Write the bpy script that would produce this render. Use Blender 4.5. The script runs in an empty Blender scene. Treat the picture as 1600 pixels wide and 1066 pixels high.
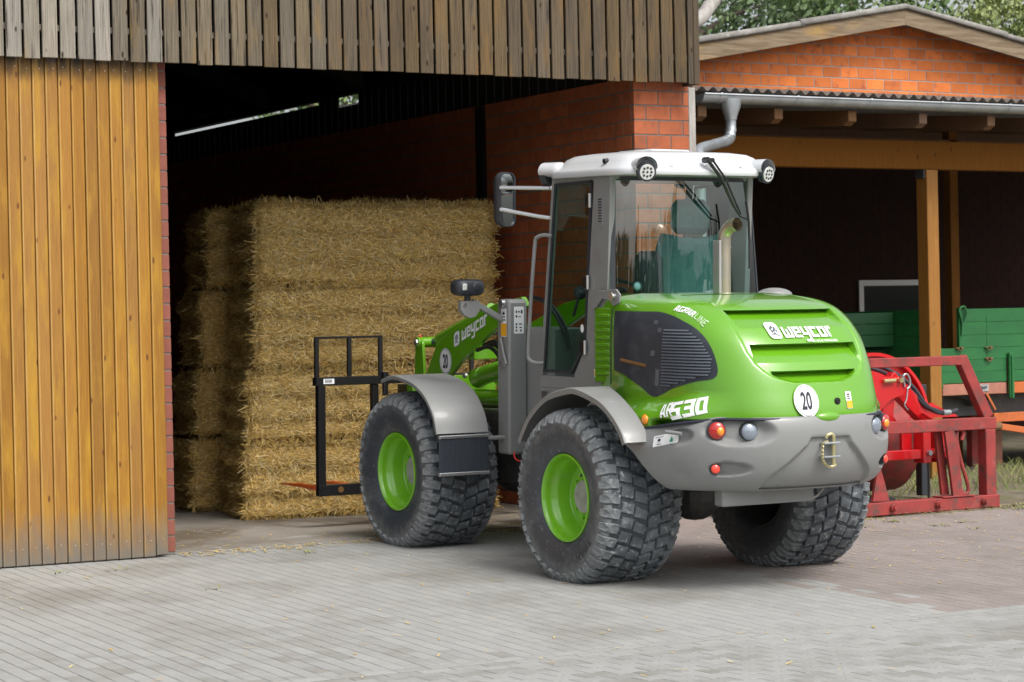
import bpy, bmesh, math, random
from math import sin, cos, pi, radians as R, sqrt
from mathutils import Vector, Matrix
rng = random.Random(7)
C = bpy.context.scene.collection
S = bpy.context.scene

# ------------------------------------------------------------------ camera, world, sun, exposure
F, CX, CY, HY, ROLL, YAW = 3650.0, 800.0, 533.0, 510.0, 0.021, R(30)
pitch = math.atan((CY - HY) / F)
fw0 = Vector((sin(YAW), cos(YAW), 0)); rt0 = Vector((cos(YAW), -sin(YAW), 0)); up0 = Vector((0, 0, 1))
fwd = fw0 * cos(pitch) - up0 * sin(pitch); upp = up0 * cos(pitch) + fw0 * sin(pitch)
ixv = rt0 * cos(ROLL) - upp * sin(ROLL); iyv = upp * cos(ROLL) + rt0 * sin(ROLL)
CAM = Vector((-10.80283, -16.56832, 1.70))
cd = bpy.data.cameras.new('camera'); cam = bpy.data.objects.new('camera', cd); C.objects.link(cam)
m = Matrix.Identity(4)
for i in range(3):
    m[i][0], m[i][1], m[i][2], m[i][3] = ixv[i], iyv[i], -fwd[i], CAM[i]
cam.matrix_world = m
cd.sensor_fit = 'HORIZONTAL'; cd.sensor_width = 36; cd.lens = F / 1600 * 36
cd.clip_start = .1; cd.clip_end = 800
cd.dof.use_dof = True; cd.dof.focus_distance = 16.2; cd.dof.aperture_fstop = 5.6
S.camera = cam
SUN_EL, SUN_AZ = R(52), R(168)          # azimuth measured from +Y clockwise: the sun stands behind the camera
w = bpy.data.worlds.new('World'); S.world = w; w.use_nodes = True
nt = w.node_tree; bg = nt.nodes['Background']
sk = nt.nodes.new('ShaderNodeTexSky'); sk.sky_type = 'NISHITA'; sk.sun_disc = False
sk.sun_elevation = SUN_EL; sk.sun_rotation = SUN_AZ; sk.air_density = 1.0; sk.dust_density = 5.0; sk.ozone_density = 1.0
hs = nt.nodes.new('ShaderNodeHueSaturation'); hs.inputs['Saturation'].default_value = .30
nt.links.new(sk.outputs[0], hs.inputs['Color']); nt.links.new(hs.outputs[0], bg.inputs['Color'])
bg.inputs['Strength'].default_value = 0.15
sd = bpy.data.lights.new('sun', 'SUN'); sun = bpy.data.objects.new('sun', sd); C.objects.link(sun)
sd.energy = 1.15; sd.angle = R(16); sd.color = (1, .96, .90)
sdir = Vector((sin(SUN_AZ) * cos(SUN_EL), cos(SUN_AZ) * cos(SUN_EL), sin(SUN_EL)))
sun.rotation_euler = sdir.to_track_quat('Z', 'Y').to_euler(); sun.location = (0, -20, 30)
S.view_settings.view_transform = 'Standard'; S.view_settings.look = 'None'
S.view_settings.exposure = 0.56; S.view_settings.gamma = 1; S.view_settings.use_curve_mapping = False

S.cycles.diffuse_bounces = 8; S.cycles.max_bounces = 14; S.cycles.transparent_max_bounces = 16

# ------------------------------------------------------------------ materials
def mat(name, col, rough=.5, metal=0, col2=None, ns=6, st=(1, 1, 1), lo=.35, hi=.65, bump=0, bs=40, bst=(1, 1, 1),
        coat=0, rnd=0, dirt=None, dirt2=None, attr=None, rvar=0, spec=.5, detail=5, hrnd=0, band=None, band2=None, civ=1.5):
    """procedural material: two colours mixed by noise, per-object variation, dirt patches, bump"""
    M = bpy.data.materials.new(name); M.use_nodes = True
    n = M.node_tree.nodes; l = M.node_tree.links; b = n['Principled BSDF']
    tc = n.new('ShaderNodeTexCoord'); oi = n.new('ShaderNodeObjectInfo')
    sc = n.new('ShaderNodeVectorMath'); sc.operation = 'SCALE'; sc.inputs[0].default_value = (31, 17, 47)
    l.new(oi.outputs['Random'], sc.inputs['Scale'])
    ad = n.new('ShaderNodeVectorMath'); ad.operation = 'ADD'
    l.new(tc.outputs['Object'], ad.inputs[0]); l.new(sc.outputs[0], ad.inputs[1])
    def noise(scale, stretch, det=detail, src=None):
        mp = n.new('ShaderNodeMapping'); mp.inputs['Scale'].default_value = stretch
        l.new((src or ad).outputs[0] if src is None else src, mp.inputs['Vector'])
        t = n.new('ShaderNodeTexNoise'); t.inputs['Scale'].default_value = scale; t.inputs['Detail'].default_value = det
        t.inputs['Roughness'].default_value = .6
        l.new(mp.outputs[0], t.inputs['Vector']); return t.outputs['Fac']
    def rng_map(src, a, c):
        r = n.new('ShaderNodeMapRange'); r.inputs[1].default_value = a; r.inputs[2].default_value = c
        l.new(src, r.inputs[0]); return r.outputs[0]
    def mix(fac, a, c):
        x = n.new('ShaderNodeMix'); x.data_type = 'RGBA'
        for s, v in ((x.inputs[0], fac), (x.inputs[6], a), (x.inputs[7], c)):
            if hasattr(v, 'is_linked'): l.new(v, s)
            elif isinstance(v, (int, float)): s.default_value = v
            else: s.default_value = (*v[:3], 1)
        return x.outputs[2]
    cur = None
    if attr:
        a = n.new('ShaderNodeAttribute'); a.attribute_name = attr; cur = a.outputs['Color']
    if col2 is not None:
        f = rng_map(noise(ns, st), lo, hi); cur = mix(f, cur if cur is not None else col, col2)
    if cur is None:
        rg = n.new('ShaderNodeRGB'); rg.outputs[0].default_value = (*col, 1); cur = rg.outputs[0]
    if rnd or hrnd:
        h = n.new('ShaderNodeHueSaturation'); l.new(cur, h.inputs['Color'])
        r = n.new('ShaderNodeMapRange'); r.inputs[3].default_value = 1 - rnd; r.inputs[4].default_value = 1 + rnd
        l.new(oi.outputs['Random'], r.inputs[0]); l.new(r.outputs[0], h.inputs['Value'])
        if hrnd:
            wn = n.new('ShaderNodeTexWhiteNoise'); wn.noise_dimensions = '1D'; l.new(oi.outputs['Random'], wn.inputs['W'])
            r2 = n.new('ShaderNodeMapRange'); r2.inputs[3].default_value = 1 - hrnd; r2.inputs[4].default_value = 1 + hrnd
            l.new(wn.outputs['Value'], r2.inputs[0]); l.new(r2.outputs[0], h.inputs['Saturation'])
        cur = h.outputs[0]
    for d in (dirt, dirt2):
        if d: cur = mix(rng_map(noise(d[1], d[4] if len(d) > 4 else (1, 1, 1), 8), d[2], d[3]), cur, d[0])
    for band in (band, band2):   # wear, dirt or painted shade that grows towards one height (object z): (colour, z0, z1, noise)
        if not band: continue
        sp = n.new('ShaderNodeSeparateXYZ'); l.new(tc.outputs['Object'], sp.inputs[0])
        ma = n.new('ShaderNodeMath'); ma.operation = 'MULTIPLY_ADD'; ma.inputs[1].default_value = band[3]
        l.new(noise(7, (3, 3, 1)), ma.inputs[0]); l.new(sp.outputs['Z'], ma.inputs[2])
        cur = mix(rng_map(ma.outputs[0], band[1], band[2]), cur, band[0])
    l.new(cur, b.inputs['Base Color'])
    b.inputs['Roughness'].default_value = rough; b.inputs['Metallic'].default_value = metal
    b.inputs['Specular IOR Level'].default_value = spec
    if rvar:
        r = n.new('ShaderNodeMapRange'); r.inputs[3].default_value = max(.02, rough - rvar); r.inputs[4].default_value = min(1, rough + rvar)
        l.new(noise(5, (1, 1, 1)), r.inputs[0]); l.new(r.outputs[0], b.inputs['Roughness'])
    if coat: b.inputs['Coat Weight'].default_value = coat; b.inputs['Coat Roughness'].default_value = .04; b.inputs['Coat IOR'].default_value = civ
    if bump:
        bp = n.new('ShaderNodeBump'); bp.inputs['Strength'].default_value = 1; bp.inputs['Distance'].default_value = bump
        l.new(noise(bs, bst), bp.inputs['Height']); l.new(bp.outputs[0], b.inputs['Normal'])
    return M

def wood(name, base, alt, ochre, knot, ochre_lo=.55, rnd=.18, rough=.75, band=None, band2=None, gst=(6, 6, .25), streak=None, ksc=3.0, bump=.002, hr=.2, spec=.35):
    """board material: grain along z, knots, ochre patches, per-board tone"""
    M = mat(name, base, rough, col2=alt, ns=14, st=gst, lo=.3, hi=.7, bump=bump, bs=60, bst=(4, 4, .12), rnd=rnd, hrnd=hr,
            dirt=(ochre, 3.0, ochre_lo, ochre_lo + .2, (2.5, 2.5, .5)), band=band, band2=band2, spec=spec, dirt2=streak)
    n = M.node_tree.nodes; l = M.node_tree.links; b = n['Principled BSDF']
    prev = b.inputs['Base Color'].links[0].from_socket
    mp = n.new('ShaderNodeMapping'); mp.inputs['Scale'].default_value = (3.2, 3.2, 1.2)
    ad = [x for x in n if x.type == 'VECT_MATH' and x.operation == 'ADD'][0]; l.new(ad.outputs[0], mp.inputs[0])
    v = n.new('ShaderNodeTexVoronoi'); v.inputs['Scale'].default_value = ksc; l.new(mp.outputs[0], v.inputs['Vector'])
    r = n.new('ShaderNodeMapRange'); r.inputs[1].default_value = .06; r.inputs[2].default_value = .11; r.inputs[3].default_value = 1; r.inputs[4].default_value = 0
    l.new(v.outputs['Distance'], r.inputs[0])
    x = n.new('ShaderNodeMix'); x.data_type = 'RGBA'; x.inputs[7].default_value = (*knot, 1)
    l.new(r.outputs[0], x.inputs[0]); l.new(prev, x.inputs[6]); l.new(x.outputs[2], b.inputs['Base Color'])
    return M

def glass(name, tint, ior=.08, rough=.015, wave=.004):
    M = bpy.data.materials.new(name); M.use_nodes = True; n = M.node_tree.nodes; l = M.node_tree.links
    n.remove(n['Principled BSDF']); o = n['Material Output']
    t = n.new('ShaderNodeBsdfTransparent'); t.inputs[0].default_value = (*tint, 1)
    g = n.new('ShaderNodeBsdfGlossy'); g.inputs['Color'].default_value = (.88, .96, 1, 1); g.inputs['Roughness'].default_value = rough
    lw = n.new('ShaderNodeLayerWeight'); lw.inputs['Blend'].default_value = .5
    pw = n.new('ShaderNodeMath'); pw.operation = 'POWER'; pw.inputs[1].default_value = 4.0; l.new(lw.outputs['Facing'], pw.inputs[0])
    f = n.new('ShaderNodeMath'); f.operation = 'MULTIPLY_ADD'; f.inputs[1].default_value = 1 - ior; f.inputs[2].default_value = ior; l.new(pw.outputs[0], f.inputs[0])
    x = n.new('ShaderNodeMixShader'); l.new(f.outputs[0], x.inputs[0]); l.new(t.outputs[0], x.inputs[1]); l.new(g.outputs[0], x.inputs[2])
    if wave:
        tc = n.new('ShaderNodeTexCoord'); ns = n.new('ShaderNodeTexNoise'); ns.inputs['Scale'].default_value = 3; ns.inputs['Detail'].default_value = 1
        l.new(tc.outputs['Object'], ns.inputs['Vector']); bp = n.new('ShaderNodeBump'); bp.inputs['Distance'].default_value = wave
        l.new(ns.outputs['Fac'], bp.inputs['Height']); l.new(bp.outputs[0], g.inputs['Normal'])
    l.new(x.outputs[0], o.inputs[0]); return M

M = {}
M['fascia'] = wood('weathered grey boards', (.185, .152, .105), (.075, .058, .038), (.22, .135, .045), (.025, .014, .006), .55, .2, gst=(10, 10, .2), bump=.003, streak=((.035, .028, .02), 5.0, .56, .68, (9, 9, .45)))
M['fascia_pale'] = wood('pale weathered grey boards', (.32, .29, .24), (.14, .122, .096), (.24, .17, .08), (.03, .02, .01), .60, .16, gst=(10, 10, .2), bump=.003, streak=((.035, .028, .02), 5.0, .56, .68, (9, 9, .45)))
M['fascia_brown'] = wood('brown weathered boards', (.135, .098, .056), (.055, .038, .022), (.165, .095, .03), (.02, .011, .005), .54, .2, gst=(10, 10, .2), bump=.003, streak=((.035, .028, .02), 5.0, .56, .68, (9, 9, .45)))
M['door'] = wood('ochre varnished boards', (.36, .178, .026), (.225, .10, .019), (.43, .235, .022), (.13, .045, .010), .50, .13, .5, band=((.165, .145, .118), .62, .22, .42), band2=((.030, .026, .022), 3.70, 3.90, .34), bump=.0015, hr=.03, gst=(13, 13, .22))  # the dark top band paints the fascia's shadow along with dirt
M['beamwood'] = wood('glazed orange timber', (.34, .165, .045), (.26, .115, .03), (.38, .20, .06), (.14, .06, .02), .6, .06, .55)
M['doorbead'] = wood('worn ochre board edge', (.47, .285, .085), (.38, .20, .05), (.52, .33, .10), (.2, .09, .03), .55, .10, .55, band=((.19, .165, .135), .62, .22, .42), band2=((.030, .026, .022), 3.70, 3.90, .34), hr=.03)  # same painted shadow and dirt at the top as on the boards
M['beam_shade'] = wood('shaded glazed beam', (.21, .088, .019), (.15, .060, .013), (.25, .11, .024), (.06, .028, .01), .6, .05, .85, hr=.02, spec=.08)  # glazed timber with the carport roof's shade put into its colour
M['raft'] = wood('brown rafter timber', (.20, .11, .055), (.14, .075, .038), (.22, .12, .06), (.08, .04, .02), .6, .06, .7)
M['barge'] = mat('weathered bargeboard', (.26, .20, .13), .8, col2=(.15, .105, .06), ns=9, st=(.3, 4, 4), bump=.002, bs=50, bst=(.2, 4, 4), dirt=((.34, .215, .075), 2.2, .54, .68, (.6, 2, 2)))
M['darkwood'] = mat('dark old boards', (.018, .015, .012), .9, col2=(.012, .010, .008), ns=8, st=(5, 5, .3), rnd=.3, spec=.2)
M['brick_o'] = mat('orange brick', (.76, .215, .045), .75, col2=(.65, .17, .038), ns=5, bump=.0012, bs=90, rnd=.17, dirt=((.40, .10, .045), 6, .56, .72), dirt2=((.62, .42, .30), 14, .70, .80))
M['brick_shade'] = mat('shaded brick', (.030, .012, .008), .9, col2=(.022, .009, .006), ns=5, rnd=.1, spec=.2)  # brick colour darkened to carry the shade inside the carport
M['brick_r'] = mat('red brick', (.44, .12, .045), .78, col2=(.34, .085, .03), ns=5, bump=.0015, bs=90, rnd=.10, dirt=((.2, .08, .05), 9, .55, .75))
M['brick_j'] = mat('dusty red brick', (.26, .085, .058), .85, col2=(.21, .068, .045), ns=8, bump=.001, bs=90, rnd=.1)
M['mortar'] = mat('pale mortar', (.40, .37, .33), .9, col2=(.32, .29, .26), ns=20, bump=.001, bs=120)
M['mortar_d'] = mat('grey mortar', (.17, .155, .14), .9, col2=(.12, .11, .10), ns=20, bump=.001, bs=120)
M['concrete'] = mat('concrete', (.33, .30, .26), .85, col2=(.22, .195, .165), ns=1.6, lo=.3, hi=.7, bump=.002, bs=60, dirt=((.15, .115, .075), 1.1, .5, .62), dirt2=((.42, .40, .36), 2.2, .58, .7))
M['kerb'] = mat('concrete kerb', (.25, .25, .25), .8, col2=(.19, .19, .18), ns=12, bump=.001, bs=80)
M['paver'] = mat('concrete paver', (.3, .3, .3), .85, attr='tone', col2=None, bump=.0012, bs=170, dirt=((.42, .42, .39), 55, .58, .74), dirt2=((.165, .155, .13), .9, .48, .78))
M['joint'] = mat('sandy joint', (.155, .145, .125), .95, col2=(.09, .085, .07), ns=30, dirt=((.10, .12, .04), 2.5, .55, .7))
M['earth'] = mat('trodden earth', (.20, .165, .12), .95, col2=(.11, .09, .06), ns=5, bump=.015, bs=18, dirt=((.13, .14, .05), 3, .5, .65))
M['ground'] = mat('yard ground', (.30, .29, .27), .9, col2=(.24, .23, .21), ns=4)
M['grass'] = mat('grass', (.13, .20, .045), .7, col2=(.26, .26, .10), ns=1.5, attr='tone')
M['straw'] = mat('straw', (.5, .38, .18), .6, attr='tone')
M['bale'] = mat('pressed straw', (.74, .49, .15), .85, col2=(.36, .215, .06), ns=26, st=(1, 1, 2.2), lo=.32, hi=.62, bump=.02, bs=30, bst=(1, 1, 2), rnd=.07, dirt=((.62, .46, .20), 9, .52, .7))
M['zinc'] = mat('zinc sheet', (.50, .53, .55), .38, .75, col2=(.40, .43, .45), ns=5, dirt=((.30, .31, .31), 4, .58, .75))
M['oldgrey'] = mat('weathered grey post', (.42, .40, .37), .7, col2=(.30, .28, .26), ns=10, st=(2, 2, .4))
M['roofsheet'] = mat('fibre cement sheet', (.30, .29, .27), .9, col2=(.20, .19, .17), ns=9, bump=.003, bs=50, dirt=((.42, .42, .38), 16, .6, .7))
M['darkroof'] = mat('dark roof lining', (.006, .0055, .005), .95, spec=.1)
M['undersheet'] = mat('dark corrugated sheet', (.15, .12, .10), .9, col2=(.10, .08, .07), ns=9, dirt=((.26, .22, .20), 12, .6, .75))
M['batten'] = mat('grey batten', (.16, .14, .11), .8, col2=(.10, .09, .07), ns=10)
M['window_white'] = mat('white window frame', (.55, .55, .55), .5)
M['darkglass'] = mat('dark window pane', (.015, .017, .018), .08)
# machine
M['green'] = mat('green machine paint', (.118, .335, .009), .28, coat=.85, civ=1.5, dirt=((.16, .33, .05), 2.5, .60, .95))
M['rimgreen'] = mat('light green rim paint', (.19, .50, .02), .3, coat=.8, dirt=((.22, .40, .07), 7, .6, .8))
M['grey'] = mat('grey machine paint', (.225, .230, .226), .42, coat=.12, dirt=((.175, .172, .162), 3.0, .55, .8))
M['dgrey'] = mat('dark grey chassis paint', (.055, .055, .055), .5, dirt=((.10, .09, .075), 6, .5, .7))
M['black'] = mat('black steel paint', (.012, .012, .013), .35, coat=.2)
M['plastic'] = mat('charcoal plastic', (.03, .034, .042), .42, rvar=.08)
M['rubber'] = mat('tyre rubber', (.060, .072, .083), .6, bump=.0015, bs=60, rvar=.12, dirt=((.18, .205, .22), 5.0, .42, .74), dirt2=((.36, .37, .37), 26, .55, .72))
M['sidewall'] = mat('tyre sidewall', (.052, .061, .074), .42, bump=.0008, bs=40, rvar=.12, dirt=((.15, .16, .165), 3.5, .50, .8), dirt2=((.32, .325, .32), 34, .60, .76))
M['tyre_plain'] = mat('old trailer tyre rubber', (.035, .036, .038), .7, dirt=((.11, .10, .085), 6, .5, .75))
M['flap'] = mat('mud flap rubber', (.03, .038, .05), .5, rvar=.1)
M['alu'] = mat('aluminium', (.72, .73, .74), .3, .9)
M['chrome'] = mat('bright steel tube', (.75, .75, .74), .22, .95)
M['exhaust'] = mat('stainless exhaust', (.60, .53, .40), .33, .9, col2=(.52, .48, .40), ns=3, st=(1, 1, 3))
M['white'] = mat('white roof shell', (.60, .62, .635), .3, coat=.5, dirt=((.58, .59, .58), 4, .6, .8))
M['decal'] = mat('white lettering', (.82, .83, .84), .4)
M['decal_g'] = mat('pale green outline lettering', (.50, .66, .42), .4)
M['ink'] = mat('dark print', (.02, .022, .04), .5)
M['inkgreen'] = mat('green print', (.03, .30, .18), .5)
M['yellow'] = mat('yellow sticker', (.85, .42, .02), .45)
M['orange'] = mat('amber lens', (.9, .28, .01), .12, coat=1)
M['redlens'] = mat('red lens', (.42, .008, .007), .1, coat=1)
M['redlens2'] = mat('bright red reflector', (.85, .06, .03), .25, coat=1)
M['lens'] = mat('clear lamp lens', (.26, .30, .36), .12, .3, coat=1)
M['ledlens'] = mat('lamp lens', (.75, .76, .74), .2, .3, coat=1)
M['mirror'] = mat('mirror glass', (.55, .6, .6), .03, 1.0)
M['teal'] = mat('teal seat cloth', (.10, .225, .23), .85, col2=(.08, .18, .19), ns=30)
M['seatblack'] = mat('black seat cloth', (.025, .03, .036), .8)
M['cabin'] = mat('cab interior plastic', (.05, .055, .055), .6)
M['hub'] = mat('grey hub paint', (.36, .36, .35), .45, dirt=((.26, .25, .22), 12, .5, .7))
M['trailer_shade'] = mat('shaded green trailer paint', (.011, .085, .026), .5, col2=(.008, .065, .02), ns=4, st=(.6, 1, 2), rnd=.06)  # trailer green with the shade under the carport put into the colour
M['enginebay'] = mat('engine bay mesh', (.040, .046, .058), .45, dirt=((.075, .082, .10), 6, .5, .75), spec=.25)
M['slat'] = mat('grille slat', (.10, .115, .14), .4)
M['tine'] = mat('orange tine paint', (.65, .11, .02), .4)
M['copper'] = mat('bare hole edge', (.25, .13, .05), .5, .5)
M['brass'] = mat('galvanised pin', (.62, .55, .30), .35, .9)
M['fred'] = mat('faded red paint', (.34, .042, .038), .6, col2=(.21, .032, .028), ns=5, bump=.001, bs=50, dirt=((.10, .055, .045), 9, .52, .68), dirt2=((.42, .10, .09), 4, .60, .78))
M['red'] = mat('bright red paint', (.60, .008, .012), .3, coat=.7, dirt=((.35, .03, .025), 5, .6, .8))
M['tgreen'] = mat('old green trailer paint', (.020, .165, .042), .5, col2=(.014, .12, .034), ns=4, st=(.6, 1, 2), dirt=((.10, .16, .08), 10, .62, .75), dirt2=((.16, .20, .12), 28, .68, .74), rnd=.06)
M['salmon'] = mat('faded salmon chassis paint', (.48, .20, .14), .65, col2=(.36, .15, .10), ns=6, dirt=((.22, .16, .11), 8, .55, .7))
M['corange'] = mat('orange chassis paint', (.55, .14, .035), .55, dirt=((.25, .10, .05), 7, .55, .7))
M['rust'] = mat('rusty fitting', (.20, .11, .05), .7, .2, dirt=((.10, .14, .05), 12, .5, .6))
M['bark'] = mat('bark', (.09, .07, .05), .9, bump=.01, bs=20)
M['leaf'] = mat('leaves', (.06, .11, .02), .55, attr='tone')
M['glass'] = glass('green tinted cab glass', (.70, .86, .78), .07)
M['rglass'] = glass('rear cab glass', (.66, .82, .81), .21, wave=.002)

def dust_ring(Mt, col, r0, r1, sc):
    n = Mt.node_tree.nodes; l = Mt.node_tree.links; b = n['Principled BSDF']; prev = b.inputs['Base Color'].links[0].from_socket
    tc = n.new('ShaderNodeTexCoord'); mu = n.new('ShaderNodeVectorMath'); mu.operation = 'MULTIPLY'; mu.inputs[1].default_value = (0, 1, 1); l.new(tc.outputs['Object'], mu.inputs[0])
    le = n.new('ShaderNodeVectorMath'); le.operation = 'LENGTH'; l.new(mu.outputs[0], le.inputs[0])
    no = n.new('ShaderNodeTexNoise'); no.inputs['Scale'].default_value = sc; no.inputs['Detail'].default_value = 9; no.inputs['Roughness'].default_value = .7; l.new(tc.outputs['Object'], no.inputs['Vector'])
    ma = n.new('ShaderNodeMath'); ma.operation = 'MULTIPLY_ADD'; ma.inputs[1].default_value = .22; l.new(no.outputs['Fac'], ma.inputs[0]); l.new(le.outputs['Value'], ma.inputs[2])
    mr = n.new('ShaderNodeMapRange'); mr.inputs[1].default_value = r0 + .11; mr.inputs[2].default_value = r1 + .11; mr.inputs[4].default_value = .75; l.new(ma.outputs[0], mr.inputs[0])
    m2 = n.new('ShaderNodeMapRange'); m2.inputs[1].default_value = r1 - .03; m2.inputs[2].default_value = r1 - .012; m2.inputs[3].default_value = 1; m2.inputs[4].default_value = 0; l.new(le.outputs['Value'], m2.inputs[0])
    mm = n.new('ShaderNodeMath'); mm.operation = 'MULTIPLY'; l.new(mr.outputs[0], mm.inputs[0]); l.new(m2.outputs[0], mm.inputs[1])
    x = n.new('ShaderNodeMix'); x.data_type = 'RGBA'; x.inputs[7].default_value = (*col, 1); l.new(mm.outputs[0], x.inputs[0]); l.new(prev, x.inputs[6]); l.new(x.outputs[2], b.inputs['Base Color'])
def dust_side(Mt, col, x0, x1, sc):
    n = Mt.node_tree.nodes; l = Mt.node_tree.links; b = n['Principled BSDF']; prev = b.inputs['Base Color'].links[0].from_socket
    tc = n.new('ShaderNodeTexCoord'); sp = n.new('ShaderNodeSeparateXYZ'); l.new(tc.outputs['Object'], sp.inputs[0])
    ab = n.new('ShaderNodeMath'); ab.operation = 'ABSOLUTE'; l.new(sp.outputs['X'], ab.inputs[0])
    no = n.new('ShaderNodeTexNoise'); no.inputs['Scale'].default_value = sc; no.inputs['Detail'].default_value = 9; no.inputs['Roughness'].default_value = .75; l.new(tc.outputs['Object'], no.inputs['Vector'])
    ma = n.new('ShaderNodeMath'); ma.operation = 'MULTIPLY_ADD'; ma.inputs[1].default_value = .30; l.new(no.outputs['Fac'], ma.inputs[0]); l.new(ab.outputs[0], ma.inputs[2])
    mr = n.new('ShaderNodeMapRange'); mr.inputs[1].default_value = x0 + .15; mr.inputs[2].default_value = x1 + .15; mr.inputs[4].default_value = .7; l.new(ma.outputs[0], mr.inputs[0])
    x = n.new('ShaderNodeMix'); x.data_type = 'RGBA'; x.inputs[7].default_value = (*col, 1); l.new(mr.outputs[0], x.inputs[0]); l.new(prev, x.inputs[6]); l.new(x.outputs[2], b.inputs['Base Color'])
dust_side(M['rubber'], (.27, .285, .285), .20, .36, 22)
dust_ring(M['sidewall'], (.29, .30, .30), .44, .585, 18)
# ------------------------------------------------------------------ mesh helpers
class MB:
    def __init__(s): s.v = []; s.f = []; s.c = []
    def add(s, vs, fs, col=None):
        o = len(s.v); s.v += [tuple(v) for v in vs]; s.f += [tuple(i + o for i in f) for f in fs]
        if col is not None: s.c += [col] * len(fs)
        return s
    def box(s, a, b, M4=None, col=None):
        vs = [Vector((x, y, z)) for x in (a[0], b[0]) for y in (a[1], b[1]) for z in (a[2], b[2])]
        if M4 is not None: vs = [M4 @ v for v in vs]
        return s.add(vs, [(0, 1, 3, 2), (4, 6, 7, 5), (0, 4, 5, 1), (2, 3, 7, 6), (0, 2, 6, 4), (1, 5, 7, 3)], col)
    def cbox(s, a, b, ch=.004, M4=None):
        """box with chamfered edges"""
        vs = []; idx = {}
        for i, x in enumerate((0, 1)):
            for y in (0, 1):
                for z in (0, 1):
                    for ax in range(3):
                        p = [a[0] if x == 0 else b[0], a[1] if y == 0 else b[1], a[2] if z == 0 else b[2]]
                        sg = [1 if q == 0 else -1 for q in (x, y, z)]
                        for k in range(3):
                            if k != ax: p[k] += sg[k] * ch
                        idx[(x, y, z, ax)] = len(vs); vs.append(Vector(p))
        fs = []
        for ax in range(3):
            o = [k for k in range(3) if k != ax]
            for sd in (0, 1):
                q = []
                for u, v2 in ((0, 0), (1, 0), (1, 1), (0, 1)):
                    key = [0, 0, 0]; key[ax] = sd; key[o[0]] = u; key[o[1]] = v2; q.append(idx[(*key, ax)])
                fs.append(tuple(q))
            for u in (0, 1):
                for v2 in (0, 1):
                    k0 = [0, 0, 0]; k1 = [0, 0, 0]
                    k0[o[0]] = k1[o[0]] = u; k0[o[1]] = k1[o[1]] = v2; k0[ax] = 0; k1[ax] = 1
                    fs.append((idx[(*k0, o[0])], idx[(*k1, o[0])], idx[(*k1, o[1])], idx[(*k0, o[1])]))
        for x in (0, 1):
            for y in (0, 1):
                for z in (0, 1): fs.append(tuple(idx[(x, y, z, k)] for k in range(3)))
        if M4 is not None: vs = [M4 @ v for v in vs]
        return s.add(vs, fs)
    def cyl(s, p0, p1, r0, r1=None, n=16, caps=True):
        p0 = Vector(p0); p1 = Vector(p1); r1 = r0 if r1 is None else r1
        q = (p1 - p0).to_track_quat('Z', 'Y').to_matrix(); vs = []
        for p, r in ((p0, r0), (p1, r1)):
            vs += [p + q @ Vector((r * cos(2 * pi * i / n), r * sin(2 * pi * i / n), 0)) for i in range(n)]
        fs = [(i, (i + 1) % n, n + (i + 1) % n, n + i) for i in range(n)]
        if caps: fs += [tuple(range(n))[::-1], tuple(range(n, 2 * n))]
        return s.add(vs, fs)
    def tube(s, path, r, n=8, caps=True):
        path = [Vector(p) for p in path]; rs = r if isinstance(r, (list, tuple)) else [r] * len(path)
        vs = []; prev = None
        for i, p in enumerate(path):
            d = (path[min(i + 1, len(path) - 1)] - path[max(i - 1, 0)]).normalized()
            if prev is None:
                u = d.orthogonal().normalized()
            else:
                u = (prev - d * prev.dot(d)).normalized()
            prev = u; v = d.cross(u)
            vs += [p + (u * cos(2 * pi * k / n) + v * sin(2 * pi * k / n)) * rs[i] for k in range(n)]
        fs = [(i * n + k, i * n + (k + 1) % n, (i + 1) * n + (k + 1) % n, (i + 1) * n + k) for i in range(len(path) - 1) for k in range(n)]
        if caps: fs += [tuple(range(n))[::-1], tuple(range((len(path) - 1) * n, len(path) * n))]
        return s.add(vs, fs)
    def lathe(s, prof, n=48, M4=None, closed=False, clamp=None):
        """prof: (x along axis, radius); axis = x"""
        vs = []
        for i in range(n):
            a = 2 * pi * i / n
            for x, r in prof: vs.append(Vector((x, r * cos(a), r * sin(a))))
        k = len(prof); fs = []
        for i in range(n):
            j = (i + 1) % n
            for q in range(k - 1 if not closed else k):
                q2 = (q + 1) % k; fs.append((i * k + q, j * k + q, j * k + q2, i * k + q2))
        if clamp is not None:
            for v in vs:
                if v.z < clamp: v.z = clamp + (v.z - clamp) * .08
        if M4 is not None: vs = [M4 @ v for v in vs]
        return s.add(vs, fs)
    def prism(s, poly, fn0, fn1):
        """extrude a 2D polygon between two mappings"""
        k = len(poly); vs = [fn0(*p) for p in poly] + [fn1(*p) for p in poly]
        return s.add(vs, [tuple(range(k))[::-1], tuple(range(k, 2 * k))] + [(i, (i + 1) % k, k + (i + 1) % k, k + i) for i in range(k)])
    def grid(s, fn, nu, nv, wrap=False):
        vs = [fn(i / (nu - (0 if wrap else 1)), j / (nv - 1)) for i in range(nu) for j in range(nv)]
        fs = [(i * nv + j, ((i + 1) % nu) * nv + j, ((i + 1) % nu) * nv + j + 1, i * nv + j + 1) for i in range(nu if wrap else nu - 1) for j in range(nv - 1)]
        return s.add(vs, fs)
    def ell(s, c, r, n=16, k=10, M4=None):
        vs = []
        for i in range(n):
            for j in range(k + 1):
                a = 2 * pi * i / n; b = pi * j / k
                v = Vector((r[0] * cos(a) * sin(b), r[1] * sin(a) * sin(b), r[2] * cos(b)))
                vs.append(Vector(c) + (M4 @ v if M4 is not None else v))
        return s.add(vs, [(i * (k + 1) + j, i * (k + 1) + j + 1, ((i + 1) % n) * (k + 1) + j + 1, ((i + 1) % n) * (k + 1) + j) for i in range(n) for j in range(k)])
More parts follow.
